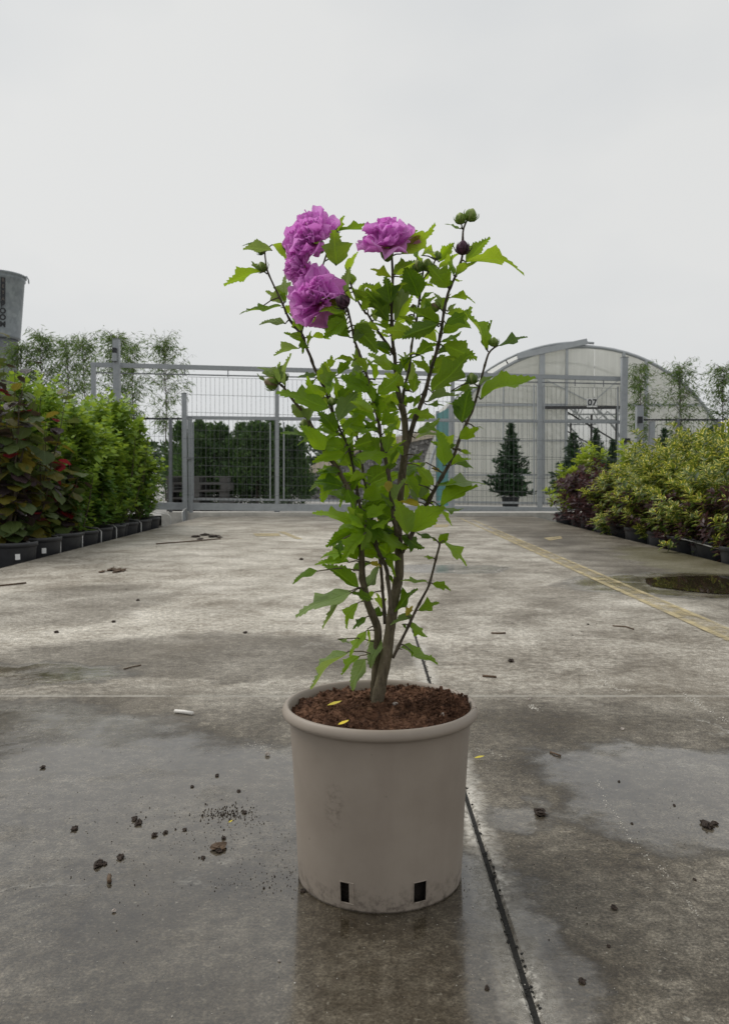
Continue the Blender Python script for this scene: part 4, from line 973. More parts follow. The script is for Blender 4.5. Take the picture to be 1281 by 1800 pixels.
def shoot_cloud(n, rx, ry, z0, z1, shape, wob=.30, jit=.11):
    """shoot tips filling a bush of a given outline shape(t)->relative radius"""
    t = rng.random(n)**.75; z = z0+(z1-z0)*t
    a = rng.random(n)*6.283; rr = np.sqrt(.12+.88*rng.random(n))*np.array([shape(q) for q in t])*(1+wob*np.sin(a*3+t*9))
    P = np.stack([rx*rr*np.cos(a), ry*rr*np.sin(a), z+np.abs(rng.normal(size=n))*jit], 1)
    D = np.stack([np.cos(a)*rr*.8, np.sin(a)*rr*.8, .75+.6*t], 1)+rng.normal(size=(n, 3))*.2
    return P, D/np.linalg.norm(D, axis=1, keepdims=True)
M['lime'] = leafmat('lime_leaf', (.165, .275, .040), (.18, .28, .06), .40, .5, .66, (1.4, 1.3, .5), attr=True)
M['lime2'] = leafmat('mid_green_leaf', (.08, .17, .03), (.11, .2, .05), .35, .5, .35, (1.4, 1.3, .5), attr=True)
M['varieg'] = leafmat('variegated_leaf', (.10, .155, .026), (.14, .19, .045), .38, .42, .55, (1.3, 1.25, .6), attr=True, edge=(.80, .74, .25))
M['purple'] = leafmat('purple_leaf', (.060, .032, .034), (.08, .05, .045), .25, .4, .4, (1.4, 1.0, 1.0), attr=True)
M['chart'] = leafmat('yellow_green_leaf', (.30, .40, .04), (.3, .38, .08), .42, .45, .3, (1.3, 1.25, .5), attr=True)
M['conifer'] = leafmat('conifer_spray', (.075, .135, .050), (.08, .14, .055), .22, .6, .45, (1.3, 1.3, .6), attr=True)
M['spruce'] = leafmat('spruce_needles', (.038, .088, .036), (.045, .095, .042), .15, .6, .45, (1.3, 1.3, .7), attr=True)
M['willow'] = leafmat('narrow_leaf', (.10, .17, .042), (.13, .20, .07), .4, .5, .35, (1.3, 1.25, .6), attr=True)
M['bamboo'] = leafmat('bamboo_leaf', (.13, .21, .05), (.15, .22, .08), .4, .5, .35, (1.3, 1.25, .6), attr=True)
M['stemb'] = simple('shrub_stem', (.07, .055, .035), .85, 0, .4, 50, .003)
def pot_mesh(r=.20, h=.30):
    g = MB(); g.lathe([(.01, .0), (r*.80, .0), (r*.82, .01), (r*.95, h-.045), (r*.955, h-.04), (r*1.0, h-.035), (r*1.0, h-.005), (r*.98, h), (r*.94, h-.004), (r*.93, h-.03), (.01, h-.035)], 28); return g.mesh('pot', M['blackpot'], (0, 0, 0), True)
POT = pot_mesh()
def bush(seed, n, rx, ry, h, tmpl, uv, mat, per=8, L=.13, size=.055, shape=None, up=.75, z0=.05):
    global rng
    rng = np.random.default_rng(seed)
    shape = shape or (lambda t: .55+.45*math.sin(math.pi*min(1, .25+t*.8)))
    P, D = shoot_cloud(n, rx, ry, z0, h, shape, .30, .19 if mat is M['lime'] else .11)
    d, nn, p, s = whorls(P, D, per, L, size, up)
    Ms = frames(d, nn)*s[:, None, None]
    tt = np.tile(np.arange(per)/per, n); young = np.clip(np.repeat(.75+.35*rng.random(n), per)*(1-tt)**.8*.75+.35*rng.random(n*per)-.05, 0, 1)
    me = scatter('foliage', tmpl[0], tmpl[1], uv, Ms, p, mat, rnd=young)
    g = MB()
    for i in range(9):
        q = Vector(P[rng.integers(len(P))]); a = Vector((q.x*.15, q.y*.15, -.05)); g.tube([a, a*.4+q*.5+Vector((q.x*.1, q.y*.1, 0)), q], [.009, .006, .003], 5, False)
    st = g.mesh('stem', M['stemb'], (0, 0, 0), True)
    return me, st
def potted(name, fol, loc, sc, rz, label, cat, group, zr=0, sticker=False, potscale=1.0):
    """a plant in a black nursery pot standing on the bed; zr = height of the bed"""
    o = empty(name, (loc[0], loc[1], zr), label, cat, group); o.rotation_euler.z = rz
    p = bpy.data.objects.new('pot', POT); put(p, o); p.scale = (potscale,)*3
    f = bpy.data.objects.new('foliage', fol[0]); put(f, o); f.location.z = .28*potscale; f.scale = sc; f['kind'] = 'stuff'
    s = bpy.data.objects.new('stem', fol[1]); put(s, o); s.location.z = .28*potscale; s.scale = sc
    if sticker:
        g = MB(); g.box((0, 0, 0), (.05, .002, .055)); st = bpy.data.objects.new('sticker', g.mesh('sticker', M['white'])); put(st, p)
        a = R(-62)-rz; st.location = (.192*math.cos(a), .192*math.sin(a), .20); st.rotation_euler.z = a+math.pi/2
    return o
BZ = -.17
g = MB(); g.box((-5.0, 5, -.205), (2*(5.0-2.745), 19, .07)); struct(g.build('bed_left', M['bed']))
g = MB(); g.box((5.2, 5, -.205), (2*(5.2-2.865), 19, .07)); struct(g.build('bed_right', M['bed']))
limes = [bush(100+i, 115, .27, .27, 1.28, LEAFT, LUV, M['lime'], 10, .30, .088, lambda t: .45+.55*math.sin(math.pi*min(1, .15+t*.75))) for i in range(3)]
mids = [bush(120+i, 170, .30, .30, 1.1, LEAFT, LUV, M['lime2'], 8, .18, .075) for i in range(2)]
lg = 'lime green shrubs in black pots'
lab_l = 'bushy lime green shrub in a black pot in the row along the slab edge'
fy = [8.75, 9.25, 9.75, 10.3, 10.85, 11.4]
r2 = random.Random(9)
for i, y in enumerate(fy):
    potted('lime_shrub', limes[i % 3], (-2.97, y), (1.0, 1.0, r2.uniform(.72, 1.04)*(1 if i < 5 else .85)), r2.random()*6, ORD[i]+' lime green shrub from the redbuds in the row along the slab edge', 'shrub', lg, BZ)
for i, y in enumerate([8.9, 9.5, 10.1, 10.7, 11.3, 11.9]):
    potted('lime_shrub', limes[(i+1) % 3], (-3.58+.03*(i % 2), y), (1.05, 1.05, r2.uniform(.92, 1.20)), r2.random()*6, 'taller lime green shrub in the second row behind the slab edge', 'shrub', 'second row of lime green shrubs', BZ)
for i, y in enumerate([7.2, 8.2, 9.2, 10.2, 11.2]):
    potted('green_shrub', mids[i % 2], (-4.25, y), (1.25, 1.25, 1.25), r2.random()*6, 'mid green shrub in the rear row of the bed with redbuds', 'shrub', 'rear row of green shrubs', BZ)
for i, y in enumerate([8.2, 9.0, 9.8, 10.7]):            # low dark growth between the pots
    potted('low_shrub', mids[i % 2], (-3.02+.05*(i % 2), y+.25), (.85, .85, .55), r2.random()*6, 'low dark green shrub squeezed between the lime green shrubs', 'shrub', 'low dark shrubs between the pots', BZ)

# ---- redbud-like shrubs with big round leaves, each leaf built
def roundleaf():
    pts = []
    n = 16
    for k in range(n):
        a = 2*math.pi*k/n; r = .5*(1-.18*math.cos(a*1.0)); pts.append((r*math.sin(a)*1.08, .46-.52*math.cos(a)*(.92)+(.10 if k in (0,) else 0) + (.12 if k == n//2 else 0)))
    v = [(0, .45, 0)]+[(x, y, .10*abs(x)-.25*(y-.3)**2+.03*math.sin(x*9+y*7)) for x, y in pts]
    f = [(0, 1+(k+1) % n, 1+k) for k in range(n)]
    f = [q[::-1] for q in f]
    return v, f
rv, rf = roundleaf()
def rl_mesh(mat):
    me = bpy.data.meshes.new('leaf'); me.from_pydata(rv, [], rf); uv = me.uv_layers.new(name='UVMap')
    for l in me.loops: uv.data[l.index].uv = rv[l.vertex_index][:2]
    me.materials.append(mat); me.polygons.foreach_set('use_smooth', [True]*len(me.polygons)); me.update(); return me
RL = {'g': rl_mesh(leafmat('round_green_leaf', (.075, .11, .030), (.12, .16, .07), .3, .4, .35, (1.3, 1.2, .5), veins=True)),
      'o': rl_mesh(leafmat('round_olive_leaf', (.15, .14, .022), (.17, .16, .05), .4, .4, .3, (1.4, 1.2, .4), veins=True)),
      'p': rl_mesh(leafmat('round_purple_leaf', (.045, .030, .034), (.075, .055, .055), .2, .38, .35, veins=True)),
      'r': rl_mesh(leafmat('round_red_leaf', (.20, .012, .018), (.17, .03, .04), .45, .4, .3, (1.4, .8, .8), veins=True))}
def redbud(loc, h, nst, label, seed, tall_lime=False, dens=19, wts='ggggooppp'):
    rs = random.Random(seed); o = empty('redbud_shrub', (loc[0], loc[1], BZ), label, 'shrub', None)
    p = bpy.data.objects.new('pot', POT); put(p, o); p.scale = (1.1, 1.1, 1.05)
    if seed not in (31, 32): stkon = False
    else: stkon = True
    g = MB(); g.box((0, 0, 0), (.035, .002, .045)); stk = bpy.data.objects.new('sticker', g.mesh('sticker', M['white'])); put(stk, p) if stkon else None; a = R(-52); stk.location = (.188*math.cos(a), .188*math.sin(a), .19); stk.rotation_euler.z = a+math.pi/2
    for s in range(nst):
        a = rs.random()*6.283; sp = rs.uniform(.10, .34); hh = h*rs.uniform(.7, 1.0)
        P = [Vector((.03*math.cos(a), .03*math.sin(a), .26))]
        for k in range(1, 9):
            t = k/8; P.append(Vector((sp*t**1.2*math.cos(a+.3*t)+rs.uniform(-.02, .02), sp*t**1.2*math.sin(a+.3*t)+rs.uniform(-.02, .02), .26+hh*t)))
        mb = MB(); mb.tube(P, [.010-.0085*k/8 for k in range(9)], 6, False)
        lv = []
        for k in range(dens):
            t = (k+.6)/dens; i = min(7, int(t*8)); q = P[i].lerp(P[i+1], t*8-i)
            b = k*2.4+s; L = rs.uniform(.09, .165)*(1-.35*max(0, t-.8)/.2)
            out = Vector((math.cos(b), math.sin(b), rs.uniform(-.25, .35))).normalized()
            st0 = q+out*rs.uniform(.03, .07); mb.tube([q, st0], [.0018, .0014], 4, False)
            d = (out*.8+Vector((0, 0, rs.uniform(-.75, -.05)))).normalized(); n = (Vector((0, 0, 1))+out*rs.uniform(.2, .7)+Vector((rs.uniform(-.3, .3), rs.uniform(-.3, .3), 0))); n = (n-d*n.dot(d)).normalized()
            x = d.cross(n); m = Matrix((x, d, n)).transposed().to_4x4() @ Matrix.Diagonal((L, L, L, 1)); m.translation = st0
            kind = rs.choice(wts)
            if rs.random() < .035: kind = 'r'
            lv.append((kind, m))
        so2 = bpy.data.objects.new('stem', mb.mesh('stem', M['stemb'], (0, 0, 0), True)); put(so2, o)
        for kind, m in lv:
            l = bpy.data.objects.new('leaf', RL[kind]); l.matrix_basis = m; put(l, so2)
redbud((-2.97, 7.05), 1.62, 9, 'redbud shrub with large purple and olive leaves in the big stickered black pot', 31)
redbud((-2.97, 7.62), 1.45, 9, 'redbud shrub with round olive leaves in the second stickered black pot', 32, wts='ggggoooop')
redbud((-2.97, 8.18), .95, 8, 'low redbud shrub with green and red leaves next to the lime green shrubs', 35, wts='ggggggoopr')
redbud((-3.45, 7.45), 2.05, 10, 'tallest redbud shrub with dusky purple leaves below the giant bucket', 33, wts='gooppppg')
redbud((-3.42, 8.05), 1.8, 9, 'redbud shrub with olive leaves in the second row before the bamboo', 34, wts='gggoopp')
bam = []
rng = np.random.default_rng(77)
P, D = shoot_cloud(150, .5, .5, .5, 2.0, lambda t: .6+.4*math.sin(3.1*min(1, .2+t*.7)))
d, nn, p, s = whorls(P, D, 9, .22, .13, .5)
bm_ = scatter('foliage', BLADE[0], BLADE[1], BUV, frames(d, nn)*s[:, None, None], p, M['bamboo'])
g = MB()
for q in P[:14]: g.tube([Vector((q[0]*.2, q[1]*.2, 0)), Vector(q)], [.008, .003], 5, False)
potted('bamboo', (bm_, g.mesh('stem', M['stemb'])), (-4.15, 7.35), (1, 1, 1.0), 0, 'feathery pale green bamboo rising behind the redbuds', 'bamboo', None, BZ)

# ---- shrubs of the right-hand bed
vg = [bush(200+i, 135, .44, .44, .78, OVAL, OUV, M['varieg'], 12, .14, .086, lambda t: .80+.25*math.sin(math.pi*min(1, .1+t*.75)), z0=-.10) for i in range(3)]
pu = [bush(220, 110, .40, .40, .62, OVAL, OUV, M['purple'], 11, .12, .085, lambda t: .80+.25*math.sin(math.pi*min(1, .1+t*.75)), z0=-.10)]
ch_ = [bush(230, 80, .33, .33, .85, OVAL, OUV, M['chart'], 11, .12, .09)]
gv = 'variegated shrubs along the slab edge'
for i, y in enumerate([6.35, 6.95, 7.55, 8.15, 8.75, 9.4, 10.1]):
    potted('variegated_shrub', vg[i % 3], (3.13+.05*(i % 2), y), (1.0, 1.0, r2.uniform(.70, 1.02)), r2.random()*6, ORD[i]+' variegated shrub of the slab-edge row, counted from the puddle', 'shrub', gv, BZ, i == 2)
for i, y in enumerate([6.8, 7.5, 8.2, 8.9, 9.6, 10.4, 11.2]):
    potted('variegated_shrub', vg[(i+1) % 3], (3.78, y), (1.1, 1.1, r2.uniform(1.0, 1.2)), r2.random()*6, 'taller yellow variegated shrub in the row behind the slab edge', 'shrub', 'second row of variegated shrubs', BZ)
for i, y in enumerate([7.0, 7.9, 8.8, 9.8, 10.8]):
    potted('variegated_shrub', vg[(i+2) % 3], (4.5, y), (1.2, 1.2, 1.2), r2.random()*6, 'yellow variegated shrub in the rear row towards the low fence', 'shrub', 'rear row of variegated shrubs', BZ)
for i, (y, x, sz) in enumerate(((12.1, 3.16, .85), (11.4, 3.12, .95), (10.75, 3.12, .85))):
    potted('purple_shrub', pu[0], (x, y), (1.05, 1.05, sz), r2.random()*6, ORD[i]+' dark purple shrub from the gate at the end of the variegated row', 'shrub', 'purple shrubs near the gate', BZ)
for i, (y, x, sz) in enumerate(((6.75, 2.98, .75), (7.35, 3.02, .55), (7.95, 2.98, .6), (8.6, 3.02, .5), (9.25, 2.98, .62), (9.9, 3.0, .6), (10.4, 2.98, .7))):
    potted('purple_shrub', pu[0], (x+.08, y), (.78, .78, sz), r2.random()*6, ORD[i]+' low purple shrub tucked under the variegated row, counted from the puddle', 'shrub', 'low purple shrubs under the variegated row', BZ)
potted('yellow_green_shrub', ch_[0], (3.12, 12.9), (.9, .9, .7), 2.0, 'low bright shrub at the gate end of the bed beside the threshold', 'shrub', None, BZ)
potted('purple_shrub', pu[0], (3.02, 6.2), (.75, .75, 1.30), 1.0, 'upright dark purple shrub standing in front of the variegated shrubs', 'shrub', None, BZ)
for y, x in ((12.6, 3.35), (11.9, 3.75)):
    potted('yellow_green_shrub', ch_[0], (x, y), (1.05, 1.05, 1.0), r2.random()*6, 'bright yellow-green shrub near the gate behind the purple ones', 'shrub', 'bright shrubs near the gate', BZ)
# sprays of leaves trailing over the edge
rng = np.random.default_rng(5)
# wires along the pots
def wire(name, pts, r, label, cat, group=None, mat='rod'):
    g = MB(); g.tube(pts, r, 5); b = Vector(pts[0]); b.z = min(Vector(p).z for p in pts)
    return tag(g.build(name, M[mat], None, True, tuple(b)), label, cat, group)
wire('guide_wire', [(2.93, 8.3, .10), (2.91, 7.6, .115), (2.90, 7.0, .10), (2.92, 6.3, .09)], .006, 'white wire strung along the pots of the variegated shrubs', 'wire')
hl = 'bent wire hoop standing between the black pots at the slab edge'
for y in (7.05, 7.7, 8.3, 8.9, 9.45, 10.5, 12.1):
    x = -2.775
    wire('wire_hoop', [(x-.02, y+.02, BZ-.03), (x-.015, y+.02, .10), (x-.06, y+.06, .135), (x-.30, y+.22, .15)], .006, hl, 'hoop', 'wire hoops along the pots')
wire('wire_hoop', [(-2.79, 12.9, BZ-.03), (-2.79, 12.9, .13), (-2.80, 13.05, .16), (-2.9, 13.7, .16), (-2.9, 13.7, BZ-.03)], .008, 'wide wire hoop over the empty sunken corner by the gate', 'hoop')
# ---- conifers beyond the gate
def hedge_conifer(seed, h=1.9, r=.62, n=6500):
    global rng
    rng = np.random.default_rng(seed)
    m = 46; ct = rng.random(m)**.8; ca = rng.random(m)*6.283; cr_ = r*(1-ct**1.5)**.75*(.35+.6*rng.random(m))      # boughs
    cc = np.stack([cr_*np.cos(ca), cr_*np.sin(ca), .12+ct*(h-.2)], 1); cs = (.17+.12*rng.random(m))*(1.15-.55*ct)
    cc[0] = (.03, 0, h-.10); cs[0] = .10; cc[1] = (0, .02, h-.25); cs[1] = .15
    k = rng.integers(0, m, n); dd = ndir(n); P = cc[k]+dd*(cs[k]*rng.random(n)**.4)[:, None]*np.array([[1, 1, 1.25]]); P[:, 2] = np.maximum(P[:, 2], .02)
    D = dd*.7+np.array([[0, 0, .55]])+P*np.array([[.8, .8, 0]])+rng.normal(size=(n, 3))*.3
    Nn = ndir(n); s = .105*(.5+.8*rng.random(n))
    T = ([(0,0,0),(-.16,.5,.05),(-.30,.75,0),(-.06,.62,0),(0,1,0),(.06,.62,0),(.30,.75,0),(.16,.5,.05)], [(0,3,1),(1,3,2),(0,5,3),(3,5,4),(0,7,5),(7,6,5)])
    return scatter('crown', T[0], T[1], [(p[0], p[1]) for p in T[0]], frames(D, Nn)*s[:, None, None], P, M['conifer'])
hc = [hedge_conifer(40), hedge_conifer(41)]
trk = MB(); trk.tube([(0, 0, -.05), (0, 0, .9)], [.035, .02], 6); TRK = trk.mesh('trunk', M['barktree'])
def planted(name, crown, loc, sc, rz, label, cat, group, trunk=None):
    o = empty(name, loc, label, cat, group); o.rotation_euler.z = rz; o.scale = sc
    c = bpy.data.objects.new('crown', crown); put(c, o); c['kind'] = 'stuff'
    t = bpy.data.objects.new('trunk', trunk or TRK); put(t, o); return o
for i, (px, top, Y) in enumerate([(352, 738, 17.6), (388, 746, 18.0), (424, 744, 17.5), (452, 742, 17.3), (478, 738, 17.8), (508, 752, 17.6), (318, 742, 18.2), (372, 748, 18.9), (440, 752, 18.9), (496, 756, 18.8)]):
    p = at(px, 835, Y); ht = at(px, top, Y).z
    planted('conifer', hc[i % 2], (p.x, p.y, -.02), (r2.uniform(.8, 1.15), r2.uniform(.8, 1.1), (ht+.02)/1.95), r2.random()*6, (ORD[[1, 2, 3, 4, 5, 6, 0][i]]+' dark conifer of the front line behind the gate, counted from the latch post' if i < 7 else ORD[i-7]+' dark conifer of the rear line behind the gate, counted from the latch post'), 'conifer', ('front' if i < 7 else 'rear')+' conifers behind the gate')
def spruce(seed, h=1.75):
    rs = np.random.default_rng(seed); global rng; rng = rs
    Ps, Ds = [], []; g = MB(); g.tube([(0, 0, 0), (0, 0, h*.5), (0, 0, h)], [.025, .016, .004], 6)
    for k in range(150):
        t = .03+.95*(k/150); z = t*h; L = (.50*(1-t)**.95+.03)*rs.uniform(.35, 1.25); a = k*2.4+rs.uniform(-.3, .3)
        dirn = np.array([math.cos(a), math.sin(a), .25+.5*t]); dirn /= np.linalg.norm(dirn)
        end = np.array([0, 0, z])+dirn*L; end[2] -= .10*L
        g.tube([(0, 0, z), tuple(end)], [.006, .002], 4, False)
        m = int(14+85*L)
        for j in range(m):
            u = .12+.88*rs.random(); p = np.array([0, 0, z])*(1-u)+end*u
            sd = np.cross(dirn, [0, 0, 1]); sd /= np.linalg.norm(sd)
            d = dirn*.7+sd*rs.choice([-1, 1])*rs.uniform(.1, 1.0)+rs.normal(size=3)*.45+np.array([0, 0, .25])
            Ps.append(p); Ds.append(d)
    Ps, Ds = np.array(Ps), np.array(Ds); n = len(Ps)
    T = ([(0,0,0),(-.10,.3,.05),(-.14,.65,0),(0,1,0),(.14,.65,0),(.10,.3,.05),(0,.5,.09)], [(0,6,1),(1,6,2),(2,6,3),(6,4,3),(6,5,4),(0,5,6)])
    me = scatter('crown', T[0], T[1], [(p[0], p[1]) for p in T[0]], frames(Ds, ndir(n)*.8+np.array([[0, 0, .6]]))*(.145*(.5+.8*rs.random(n))*(1-.62*np.clip(Ps[:, 2]/h, 0, 1)))[:, None, None], Ps, M['spruce'])
    return me, g.mesh('trunk', M['barktree'])
sp_ = [spruce(50), spruce(51)]
SL = {897: 'single dark spruce in a black pot between the gate uprights', 1006: 'wide spruce standing at the edge of the greenhouse doorway', 1046: 'slender spruce inside the greenhouse doorway'}
for i, (px, top, base_, Y, wd_) in enumerate([(897, 742, 884, 17.5, 1.0), (1006, 760, 880, 17.6, 1.1), (1046, 752, 880, 19.6, .9), (1076, 772, 880, 18.6, 1.0), (1166, 752, 880, 17.2, .9), (1206, 756, 880, 17.4, 1.0), (1246, 750, 880, 17.0, .95), (1290, 745, 880, 17.0, 1.0)]):
    p = at(px, 835, Y); ht = at(px, top, Y).z-.2; s = ht/1.75
    lab = SL.get(px, 'dark spruce in the row behind the low fence by the greenhouse')
    o = empty('spruce', (p.x, p.y, -.02), lab, 'spruce', None if px in SL else 'spruces behind the low fence')
    f = bpy.data.objects.new('crown', sp_[i % 2][0]); put(f, o); f.location.z = .22; f.scale = (wd_, wd_, s); f.rotation_euler.z = i*1.3; f['kind'] = 'stuff'
    t_ = bpy.data.objects.new('trunk', sp_[i % 2][1]); put(t_, o); t_.location.z = .22; t_.scale = (wd_, wd_, s); t_.rotation_euler.z = i*1.3
    pp = bpy.data.objects.new('pot', POT); put(pp, o); pp.scale = (.95, .95, .9)
# ---- thin airy young trees
def airy(seed, h, cw, dens):
    global rng
    rs = np.random.default_rng(seed); rng = rs; g = MB()
    tp = [Vector((.03*math.sin(k*1.1+seed), .03*math.cos(k*.9+seed), h*k/8)) for k in range(9)]
    g.tube(tp, [.028-.0028*k for k in range(9)], 6)
    Ps, Ds = [], []
    for k in range(dens):
        t = .42+.58*rs.random()**.8; z = t*h; a = rs.random()*6.283; L = cw*(.35+.75*math.sin(math.pi*min(1, (t-.36)/.70)))*rs.uniform(.4, 1.1)
        b = Vector((0, 0, z)); e = b+Vector((math.cos(a)*L, math.sin(a)*L, L*rs.uniform(.3, 1.0)))
        mid = b.lerp(e, .6)+Vector((0, 0, .06)); tip = e+Vector((math.cos(a)*.12, math.sin(a)*.12, -.16*rs.random()))
        g.tube([b, mid, e, tip], [.006, .004, .0025, .0015], 3, False)
        for j in range(16):
            u = .25+.75*rs.random(); p = (b.lerp(e, u) if u < .85 else e.lerp(tip, (u-.85)/.15)) + Vector(rs.normal(size=3)*.035)
            Ps.append(tuple(p)); Ds.append((math.cos(a)*.5+rs.normal()*.55, math.sin(a)*.5+rs.normal()*.55, -.45+rs.normal()*.4))
    Ps, Ds = np.array(Ps), np.array(Ds); n = len(Ps)
    me = scatter('crown', BLADE[0], BLADE[1], BUV, frames(Ds, ndir(n)+np.array([[0, 0, .7]]))*(.165*(.5+.8*rs.random(n)))[:, None, None], Ps, M['willow'])
    return me, g.mesh('trunk', M['barktree'])
aw = [airy(60+i, 4.4, [.62, .5, .7][i], [150, 125, 140][i]) for i in range(3)]
for i, (px, top) in enumerate([(78, 584), (122, 590), (150, 586), (208, 584), (236, 598), (292, 588), (40, 600)]):
    Y = 21+1.2*(i % 3); p = at(px, 835, Y); ht = at(px, top, Y).z
    planted('airy_tree', aw[i % 3][0], (p.x, p.y, -.02), (.95, .95, ht/4.55), i*1.7, ORD[[1, 2, 3, 4, 5, 6, 0][i]]+' airy young tree from the giant bucket, behind the lime green shrubs', 'tree', 'airy young trees behind the lime shrubs', aw[i % 3][1])
for i, (px, top) in enumerate([(1124, 634), (1192, 634), (1268, 640)]):
    Y = 17.9; p = at(px, 835, Y); ht = at(px, top, Y).z
    planted('airy_tree', aw[(i+1) % 3][0], (p.x, p.y, -.02), (.72, .72, ht/4.55), i*2.1, ORD[i]+' slim drooping tree from the greenhouse doorway, behind the low fence', 'tree', 'airy young trees before the greenhouse', aw[(i+1) % 3][1])

# ------------------------------------------------------------------ pallets, screen, stone ramp, far trees
pal = None
def make_pallet():
    o = empty('wooden_pallet', (0, 0, 0))
    me = MB().box((0, 0, 0), (1.15, .105, .02)).mesh('deck_board', M['oldwood']); bl = MB().box((0, 0, 0), (.12, .95, .09)).mesh('bearer', M['oldwood'])
    for z in (.01, .13):
        for k in range(5):
            b = bpy.data.objects.new('deck_board', me); put(b, o); b.location = (0, -.42+.21*k, z)
    for x in (-.5, 0, .5):
        b = bpy.data.objects.new('bearer', bl); put(b, o); b.location = (x, 0, .07)
    return o
pl = at(352, 880, 16.4); pal = make_pallet(); pz = 0.0
for k in range(5):
    o = pal if k == 0 else copy_tree(pal)
    o.location = (pl.x+[0, .03, -.02, .04, 0][k], pl.y, -.02+.14*k); o.rotation_euler.z = [.05, -.03, .08, .0, .04][k]
    tag(o, ['weathered wooden pallet at the bottom of the stack behind the gate', 'weathered wooden pallet second from the bottom of the stack', 'weathered wooden pallet in the middle of the stack', 'weathered wooden pallet second from the top of the stack', 'weathered wooden pallet on top of the stack behind the gate'][k], 'pallet', 'stacked pallets')
# teal wind screen beside the greenhouse
a, b = at(768, 880, 18.3), at(791, 880, 16.6)
sc_ = empty('wind_screen', tuple((a+b)/2), 'upright teal sheet screen beside the greenhouse behind the gate', 'screen'); sc_.location.z = 0; WL[sc_.name] = Vector(sc_.location)
g = MB(); zt = at(780, 722, 17.4).z; d = (b-a); d.z = 0; nL = 9
for k in range(nL):
    p0 = a+d*(k/nL); p1 = a+d*((k+1)/nL-.004/1); p0.z = p1.z = 0
    gg = MB(); gg.bar((p0.x, p0.y, zt/2), (p1.x, p1.y, zt/2), .03, zt); gg.build('sheet', M['teal'], sc_)
for q in (a, b):
    gg = MB(); gg.bar((q.x, q.y, -.1), (q.x, q.y, zt+.06), .07); gg.build('post', M['galv'], sc_)
# stone ramp with a cream coping
ra, rb_, rc_ = at(522, 880, 23.5), at(628, 880, 23.5), at(800, 880, 23.5)
zr = [at(522, 836, 23.5).z, at(628, 784, 23.5).z, at(800, 752, 23.5).z]
ramp = empty('stone_ramp', (rb_.x, 24.2, -.02), 'sloping ramp of grey rubble stone with a cream coping beyond the gate', 'ramp')
g = MB(); X = [ra.x, rb_.x, rc_.x]
for i in range(2):
    g.add([(X[i], 23.6, -.02), (X[i+1], 23.6, -.02), (X[i+1], 23.6, zr[i+1]-.12), (X[i], 23.6, zr[i]-.12), (X[i], 25.2, -.02), (X[i+1], 25.2, -.02), (X[i+1], 25.2, zr[i+1]-.12), (X[i], 25.2, zr[i]-.12)], [(0,1,2,3),(7,6,5,4),(3,2,6,7),(0,3,7,4),(1,5,6,2)])
g.build('core', M['stone'], ramp)
g = MB()
for i in range(2): g.bar((X[i], 23.6, zr[i]-.05), (X[i+1], 23.6, zr[i+1]-.05), .30, .22)
g.build('coping', M['cream'], ramp)
rng = np.random.default_rng(3); Ls, Ss = [], []
for i in range(900):
    x = random.uniform(X[0], X[2]); k = 0 if x < X[1] else 1; zt_ = zr[k]+(zr[k+1]-zr[k])*(x-X[k])/(X[k+1]-X[k])-.2
    if zt_ < .05: continue
    Ls.append((x, 23.55, random.uniform(0, zt_))); Ss.append(random.uniform(.06, .15))
o = bpy.data.objects.new('rubble', crumbs('rubble', Ls, Ss, M['stone'], None, WL[ramp.name])); put(o, ramp); o['kind'] = 'stuff'
# far belt of trees on the horizon
fw = MB(); rng = np.random.default_rng(8); Ls, Ss = [], []
for i in range(5200):
    x = rng.uniform(-34, 40); h = 3.4+1.3*noise.noise((x*.22, 1, 0))+.5*noise.noise((x*.9, 4, 0)); z = h*rng.random()**.8
    Ls.append((x, 72+rng.normal()*1.5, z)); Ss.append(rng.uniform(.25, .6))
M['farleaf'] = leafmat('far_foliage', (.04, .07, .035), (.05, .08, .04), .2, .6, .4, attr=True)
N = len(Ls); me = scatter('far_trees', OVAL[0], OVAL[1], OUV, frames(ndir(N), ndir(N))*(np.array(Ss)*1.8)[:, None, None], np.array(Ls), M['farleaf'])
o = bpy.data.objects.new('far_trees', me); put(o); tag(o, 'distant dark belt of trees on the horizon beyond the gate', 'trees', kind='stuff')

# ------------------------------------------------------------------ litter on the concrete
def chunk(name, px, py, sx, sy, sz, mat, label, cat, group=None, seed=0, z=0):
    c = gnd(px, py, z); k = (c-CAM).length/F; rs = random.Random(seed+int(px*7+py)); g = MB()
    nu, nv = 11, 7; vs = []
    for j in range(nv+1):
        for i in range(nu):
            a = 6.283*i/nu; e = math.pi*(j/nv-.5); r = .95+.7*noise.noise((math.cos(a)*1.6+px, math.sin(a)*1.6+py, e*1.5))+.45*noise.noise((math.cos(a)*4+px, math.sin(a)*4, e*4))
            vs.append((c.x+sx*k*.5*r*math.cos(a)*math.cos(e), c.y+sy*k*.5*r*math.sin(a)*math.cos(e), max(z, z+sz*k*(.42+.5*r*math.sin(e)))))
    g.add(vs, [(j*nu+i, j*nu+(i+1) % nu, (j+1)*nu+(i+1) % nu, (j+1)*nu+i) for j in range(nv) for i in range(nu)])
    return tag(g.build(name, mat, None, False, (c.x, c.y, z)), label, cat, group)
dirt = 'small dark clod of potting soil lying on the wet concrete'
